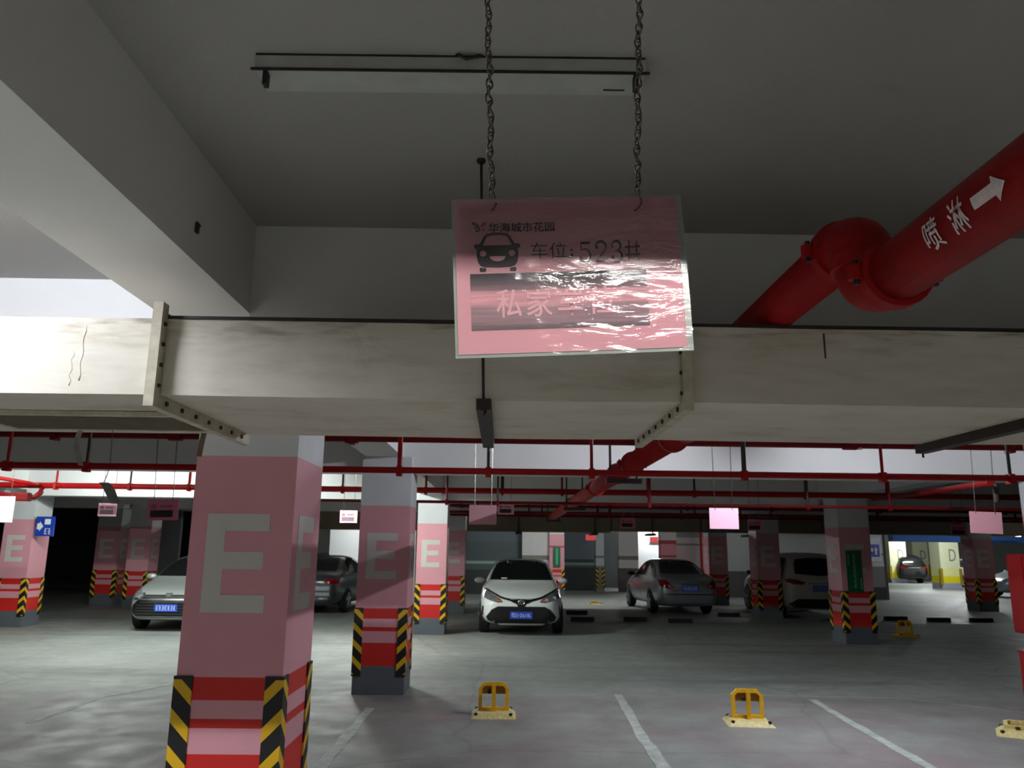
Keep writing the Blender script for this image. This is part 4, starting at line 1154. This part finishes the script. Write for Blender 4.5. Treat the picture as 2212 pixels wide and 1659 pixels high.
SEDAN = [(0, .30, .50, .52, .40, .57), (.05, .24, .68, .62, .54, .68), (.22, .20, .80, .70, .64, .79), (.65, .19, .845, .80, .68, .90), (1.02, .19, .85, .89, .68, .985),
         (1.28, .19, .85, .93, .63, 1.12), (1.78, .19, .85, .95, .565, 1.425), (2.35, .19, .85, .97, .56, 1.485), (3.0, .19, .85, .98, .555, 1.45), (3.45, .19, .85, .98, .575, 1.26),
         (3.80, .20, .845, .97, .62, 1.06), (4.15, .22, .82, .94, .64, 1.0), (4.36, .26, .74, .86, .58, .93), (4.42, .34, .62, .74, .46, .80)]
SEDAN_SIDE = [[(1.45, .985), (2.22, 1.0), (2.22, 1.38), (1.95, 1.36)], [(2.28, 1.0), (3.15, 1.01), (3.05, 1.30), (2.7, 1.39), (2.28, 1.39)]]
WS = [(-.66, 1.03), (.66, 1.03), (.60, 1.2), (.52, 1.405), (.3, 1.43), (-.3, 1.43), (-.52, 1.405), (-.60, 1.2)]
RW = [(-.62, 1.07), (.62, 1.07), (.55, 1.24), (.47, 1.38), (.2, 1.41), (-.2, 1.41), (-.47, 1.38), (-.55, 1.24)]

# white car facing the camera
WHITE_CAR = paint('white_car_paint', srgb(230, 234, 232))
c = Car('sedan_car', 'white car facing the camera with a black lower grille', SEDAN, WHITE_CAR)
c.glass(WS, RW, SEDAN_SIDE)
c.decal('headlight', 'front', [(-.83, .875), (-.70, .845), (-.42, .70), (-.36, .64), (-.46, .625), (-.62, .665), (-.80, .735), (-.835, .80)], LAMP_GLASS, .007, mirror=True)
c.decal('headlight_trim', 'front', [(-.84, .90), (-.70, .868), (-.40, .735), (-.16, .675), (-.16, .64), (-.40, .70), (-.70, .843), (-.84, .872)], BLACK_PLASTIC, .012, mirror=True, step=.05)
c.decal('indicator', 'front', [(-.52, .67), (-.42, .672), (-.40, .648), (-.48, .638)], AMBER, .012, mirror=True)
for sx in (-1, 1):
    for xx, zz in ((.66, .715), (.50, .675)):
        loc, nor = c.hit('front', sx*xx, zz); obj('lamp_lens', T([loc, loc+Vector((0, -.02, 0))], .04, 14), CHROME, c.t)
c.decal('grille_bar', 'front', [(-.20, .685), (.20, .685), (.20, .645), (.09, .60), (.05, .53), (-.05, .53), (-.09, .60), (-.20, .645)], BLACK_PLASTIC, .010, step=.05)
c.decal('lower_grille', 'front', [(-.46, .56), (.46, .56), (.58, .50), (.69, .36), (.66, .29), (.52, .25), (.40, .235), (-.40, .235), (-.52, .25), (-.66, .29), (-.69, .36), (-.58, .50)], BLACK_PLASTIC, .008, step=.07)
c.decal('fog_slot', 'front', [(-.775, .55), (-.745, .56), (-.755, .38), (-.785, .37)], BLACK_PLASTIC, .008, mirror=True)
c.decal('bumper_lip', 'front', [(-.46, .262), (.46, .262), (.42, .222), (-.42, .222)], WHITE_CAR, .03, step=.05)
c.decal('bumper_notch', 'front', [(-.54, .28), (-.51, .285), (-.44, .215), (-.49, .205)], BLACK_PLASTIC, .02, mirror=True, step=.05)
c.decal('bonnet_seam', 'front', [(-.5, .745), (-.25, .700), (0, .690), (.25, .700), (.5, .745), (.5, .752), (.25, .707), (0, .697), (-.25, .707), (-.5, .752)], BLACK_PLASTIC, .004, step=.05)
loc, nor = c.hit('front', 0, .64)
bm = bmesh.new()
def ring(bm, cx, cy, cz, rx, rz_, r, n=20):
    pts = [(cx+rx*math.cos(2*math.pi*i/n), cy, cz+rz_*math.sin(2*math.pi*i/n)) for i in range(n+1)]
    tube(bm, pts, r, 6, cap=False)
ring(bm, 0, loc.y-.025, .64, .062, .044, .008); ring(bm, 0, loc.y-.027, .64, .022, .042, .006); ring(bm, 0, loc.y-.027, .662, .042, .016, .006)
obj('emblem', bm, CHROME, c.t)
c.plate('front', .40, '粤D·Z610L', push=.02)
c.wheels(.78, 3.35); c.mirrors(1.42, 1.03, WHITE_CAR); c.door_lines((1.35, 2.25, 3.2), .3, .95)
obj('parking_permit', B(-.42, -.30, 1.0, 1.004, 1.06, 1.08), WHITE_CARD, c.t)
p = at(1128, 1322, 16.15); c.place(p.x-.02, 16.1, R(-1.0))

# silver sedan seen from behind
SILVER = paint('silver_car_paint', srgb(150, 156, 164), .3, .55)
c = Car('sedan_car', 'silver sedan parked facing away, left tail light in view', SEDAN, SILVER)
c.glass(WS, RW, SEDAN_SIDE)
c.decal('tail_light', 'rear', [(-.78, .93), (-.62, .91), (-.45, .72), (-.55, .68), (-.74, .72), (-.79, .80)], TAIL_RED, .008, mirror=True, step=.06)
c.decal('tail_reflector', 'rear', [(-.60, .80), (-.54, .79), (-.49, .72), (-.56, .71)], mat('pink_reflector', srgb(200, 110, 120), .2), .012, mirror=True)
c.decal('boot_seam', 'rear', [(-.42, .66), (.42, .66), (.5, .62), (.5, .612), (.42, .65), (-.42, .65), (-.5, .612), (-.5, .62)], BLACK_PLASTIC, .006, step=.05)
c.decal('bumper_step', 'rear', [(-.66, .56), (.66, .56), (.66, .535), (-.66, .535)], BLACK_PLASTIC, .006, step=.06)
c.decal('boot_trim', 'rear', [(-.24, .80), (.24, .80), (.24, .82), (-.24, .82)], CHROME, .012, step=.06)
c.plate('rear', .70, None, push=.0); c.wheels(.78, 3.35); c.mirrors(1.42, 1.03, BLACK_PLASTIC); c.door_lines((1.35, 2.25, 3.2), .3, .95)
c.place_rear(at(1492, 1300, 21.6).x, 21.6, 4)

# silver car facing the camera at the left, half behind the column
CHAMP = paint('grey_green_silver_paint', srgb(168, 176, 172), .3, .35)
c = Car('sedan_car', 'silver car facing the camera, half hidden by the large column', SEDAN, CHAMP)
c.glass(WS, RW, SEDAN_SIDE)
c.decal('grille', 'front', [(-.52, .70), (.52, .70), (.56, .62), (.68, .50), (.70, .36), (.60, .30), (-.60, .30), (-.70, .36), (-.68, .50), (-.56, .62)], BLACK_PLASTIC, .006, step=.06)
for k in range(7):
    z = .665-k*.052; w = .50+.012*k if k < 3 else .60
    c.decal('grille_slat', 'front', [(-w, z), (w, z), (w, z-.010), (-w, z-.010)], mat('dull_chrome', srgb(120, 124, 122), .3, .8) if k == 0 else bpy.data.materials['dull_chrome'], .018, step=.08)
c.decal('headlight', 'front', [(-.80, .83), (-.66, .80), (-.50, .70), (-.49, .62), (-.60, .62), (-.76, .68), (-.82, .76)], LAMP_GLASS, .010, mirror=True, step=.05)
c.decal('headlight_trim', 'front', [(-.52, .73), (-.475, .72), (-.475, .61), (-.68, .61), (-.68, .635), (-.52, .64)], CHROME, .016, mirror=True, step=.05)
c.decal('chrome_strip', 'front', [(-.62, .275), (.62, .275), (.62, .235), (-.62, .235)], CHROME, .014, step=.06)
c.decal('emblem', 'front', [(-.07, .72), (.07, .72), (.05, .67), (0, .64), (-.05, .67)], CHROME, .02, step=.04)
c.plate('front', .46, None, push=.02); c.wheels(.78, 3.35); c.mirrors(1.42, 1.03, CHAMP)
p = at(356, 1312, 16.1); c.place(p.x+.03, 16.1, R(2))

# sedan from behind between the first columns, silver darkened in the paint for shade
SHADED_SILVER = paint('shaded_silver_paint', srgb(74, 78, 82), .3, .5)
c = Car('sedan_car', 'shade-darkened silver sedan with red tail light between the first two columns', SEDAN, SHADED_SILVER)
c.glass(WS, RW, SEDAN_SIDE)
c.decal('tail_light', 'rear', [(-.80, .88), (-.56, .87), (-.52, .80), (-.60, .75), (-.80, .76)], TAIL_RED, .008, mirror=True, step=.06)
c.decal('bumper_panel', 'rear', [(-.66, .70), (.66, .70), (.66, .60), (-.66, .60)], SILVER, .008, step=.06)
c.decal('bumper_panel', 'rear', [(-.66, .55), (.66, .55), (.66, .47), (-.66, .47)], SILVER, .008, step=.06)
c.decal('chrome_strip', 'rear', [(-.62, .42), (.62, .42), (.62, .385), (-.62, .385)], CHROME, .010, step=.06)
c.plate('rear', .76, None); c.wheels(.78, 3.35); c.mirrors(1.42, 1.03, BLACK_PLASTIC); c.door_lines((1.35, 2.25, 3.2), .3, .95)
c.place_rear(at(722, 1308, 20.5).x-.80, 20.5, -6)

# white van-like car, rear, behind the green sign column
VAN = [(0, .34, .55, .62, .45, .68), (.06, .26, .74, .76, .58, .84), (.30, .22, .86, .86, .70, .96), (.85, .21, .90, .95, .74, 1.05), (1.15, .21, .905, 1.02, .74, 1.12), (1.75, .21, .91, 1.05, .66, 1.58),
       (2.3, .21, .91, 1.06, .64, 1.68), (3.4, .21, .91, 1.06, .64, 1.69), (4.1, .22, .90, 1.06, .63, 1.64), (4.42, .24, .88, 1.04, .62, 1.45), (4.58, .28, .84, 1.0, .62, 1.15), (4.64, .38, .72, .86, .56, .98)]
WHITE_VAN = paint('white_van_paint', srgb(196, 196, 190))
VAN_SIDE = [[(1.55, 1.08), (2.4, 1.1), (2.4, 1.56), (2.0, 1.55)], [(2.46, 1.1), (3.4, 1.1), (3.4, 1.57), (2.46, 1.57)], [(3.46, 1.12), (4.1, 1.16), (3.95, 1.52), (3.46, 1.55)]]
VWS = [(-.70, 1.14), (.70, 1.14), (.58, 1.56), (.3, 1.60), (-.3, 1.60), (-.58, 1.56)]
def van(lab, m, plate_txt=None):
    c = Car('suv_car', lab, VAN, m)
    c.glass(VWS, [(-.64, 1.14), (0, 1.09), (.64, 1.14), (.60, 1.38), (.52, 1.50), (.2, 1.54), (-.2, 1.54), (-.52, 1.50), (-.60, 1.38)], VAN_SIDE)
    c.decal('tail_light', 'rear', [(-.84, 1.02), (-.62, 1.0), (-.40, .93), (-.46, .87), (-.70, .88), (-.84, .93)], TAIL_RED, .008, mirror=True, step=.06)
    c.decal('lower_bumper', 'rear', [(-.62, .52), (.62, .52), (.80, .40), (.78, .30), (-.78, .30), (-.80, .40)], BLACK_PLASTIC, .008, step=.07)
    c.decal('chrome_strip', 'rear', [(-.35, .90), (.35, .90), (.35, .915), (-.35, .915)], CHROME, .01, step=.07)
    c.decal('headlight', 'front', [(-.82, .86), (-.50, .78), (-.5, .70), (-.82, .76)], LAMP_GLASS, .008, mirror=True)
    c.decal('grille', 'front', [(-.45, .76), (.45, .76), (.5, .5), (-.5, .5)], BLACK_PLASTIC, .008)
    if plate_txt: c.plate('rear', .78, None)
    c.wheels(.85, 3.65, .35, .22); c.mirrors(1.55, 1.12, BLACK_PLASTIC)
    return c
c = van('white suv seen from behind, half hidden by the green sign column', WHITE_VAN, True)
c.place_rear(at(1775, 1264, 20.6).x, 20.6, -2)
# cars of the far zone
BLACKC = paint('black_car_paint', srgb(12, 12, 14), .25)
c = van('black suv seen from behind between the far yellow columns', BLACKC); c.place_rear(at(1978, 1262, 47.6).x, 47.6, 0)
c = Car('sedan_car', 'white and black car nose beside the bright D column', SEDAN, WHITE_CAR)
c.glass(WS, RW, SEDAN_SIDE)
c.decal('headlight', 'front', [(-.80, .83), (-.66, .80), (-.50, .70), (-.60, .64), (-.82, .74)], LAMP_GLASS, .010, mirror=True, step=.05)
c.decal('grille', 'front', [(-.5, .62), (.5, .62), (.6, .35), (-.6, .35)], BLACK_PLASTIC, .008)
c.wheels(.78, 3.35); c.mirrors(1.42, 1.03, BLACK_PLASTIC); p = at(2092, 1262, 42.5); c.place(p.x, 42.5, R(-32))
GREYC = paint('grey_car_paint', srgb(130, 138, 142), .3, .3)
c = Car('sedan_car', 'grey car with its side wheel showing at the right edge', SEDAN, GREYC)
c.glass(WS, RW, SEDAN_SIDE)
c.decal('headlight', 'front', [(-.80, .83), (-.66, .80), (-.50, .70), (-.60, .64), (-.82, .74)], LAMP_GLASS, .010, mirror=True, step=.05)
c.wheels(.78, 3.35); c.mirrors(1.42, 1.03, GREYC); p = at(2143, 1280, 33.0); c.place(p.x, 33.0, R(-84))

# small fittings on the beam beside the duct
def atx(x, y, X):
    d = dirpx(x, y); return EYE + d*(X/d.x)
p = atx(423, 492, -1.23)
t = thing('cable_clip', 'small dark clip on the side of the long ceiling beam', 'clip', p)
obj('clip', B(0, .012, -.012, .012, -.022, .022, bev=.004), STEEL, t); obj('screw', T([(.010, 0, .008), (.018, 0, .008)], .005, 8), STEEL, t)
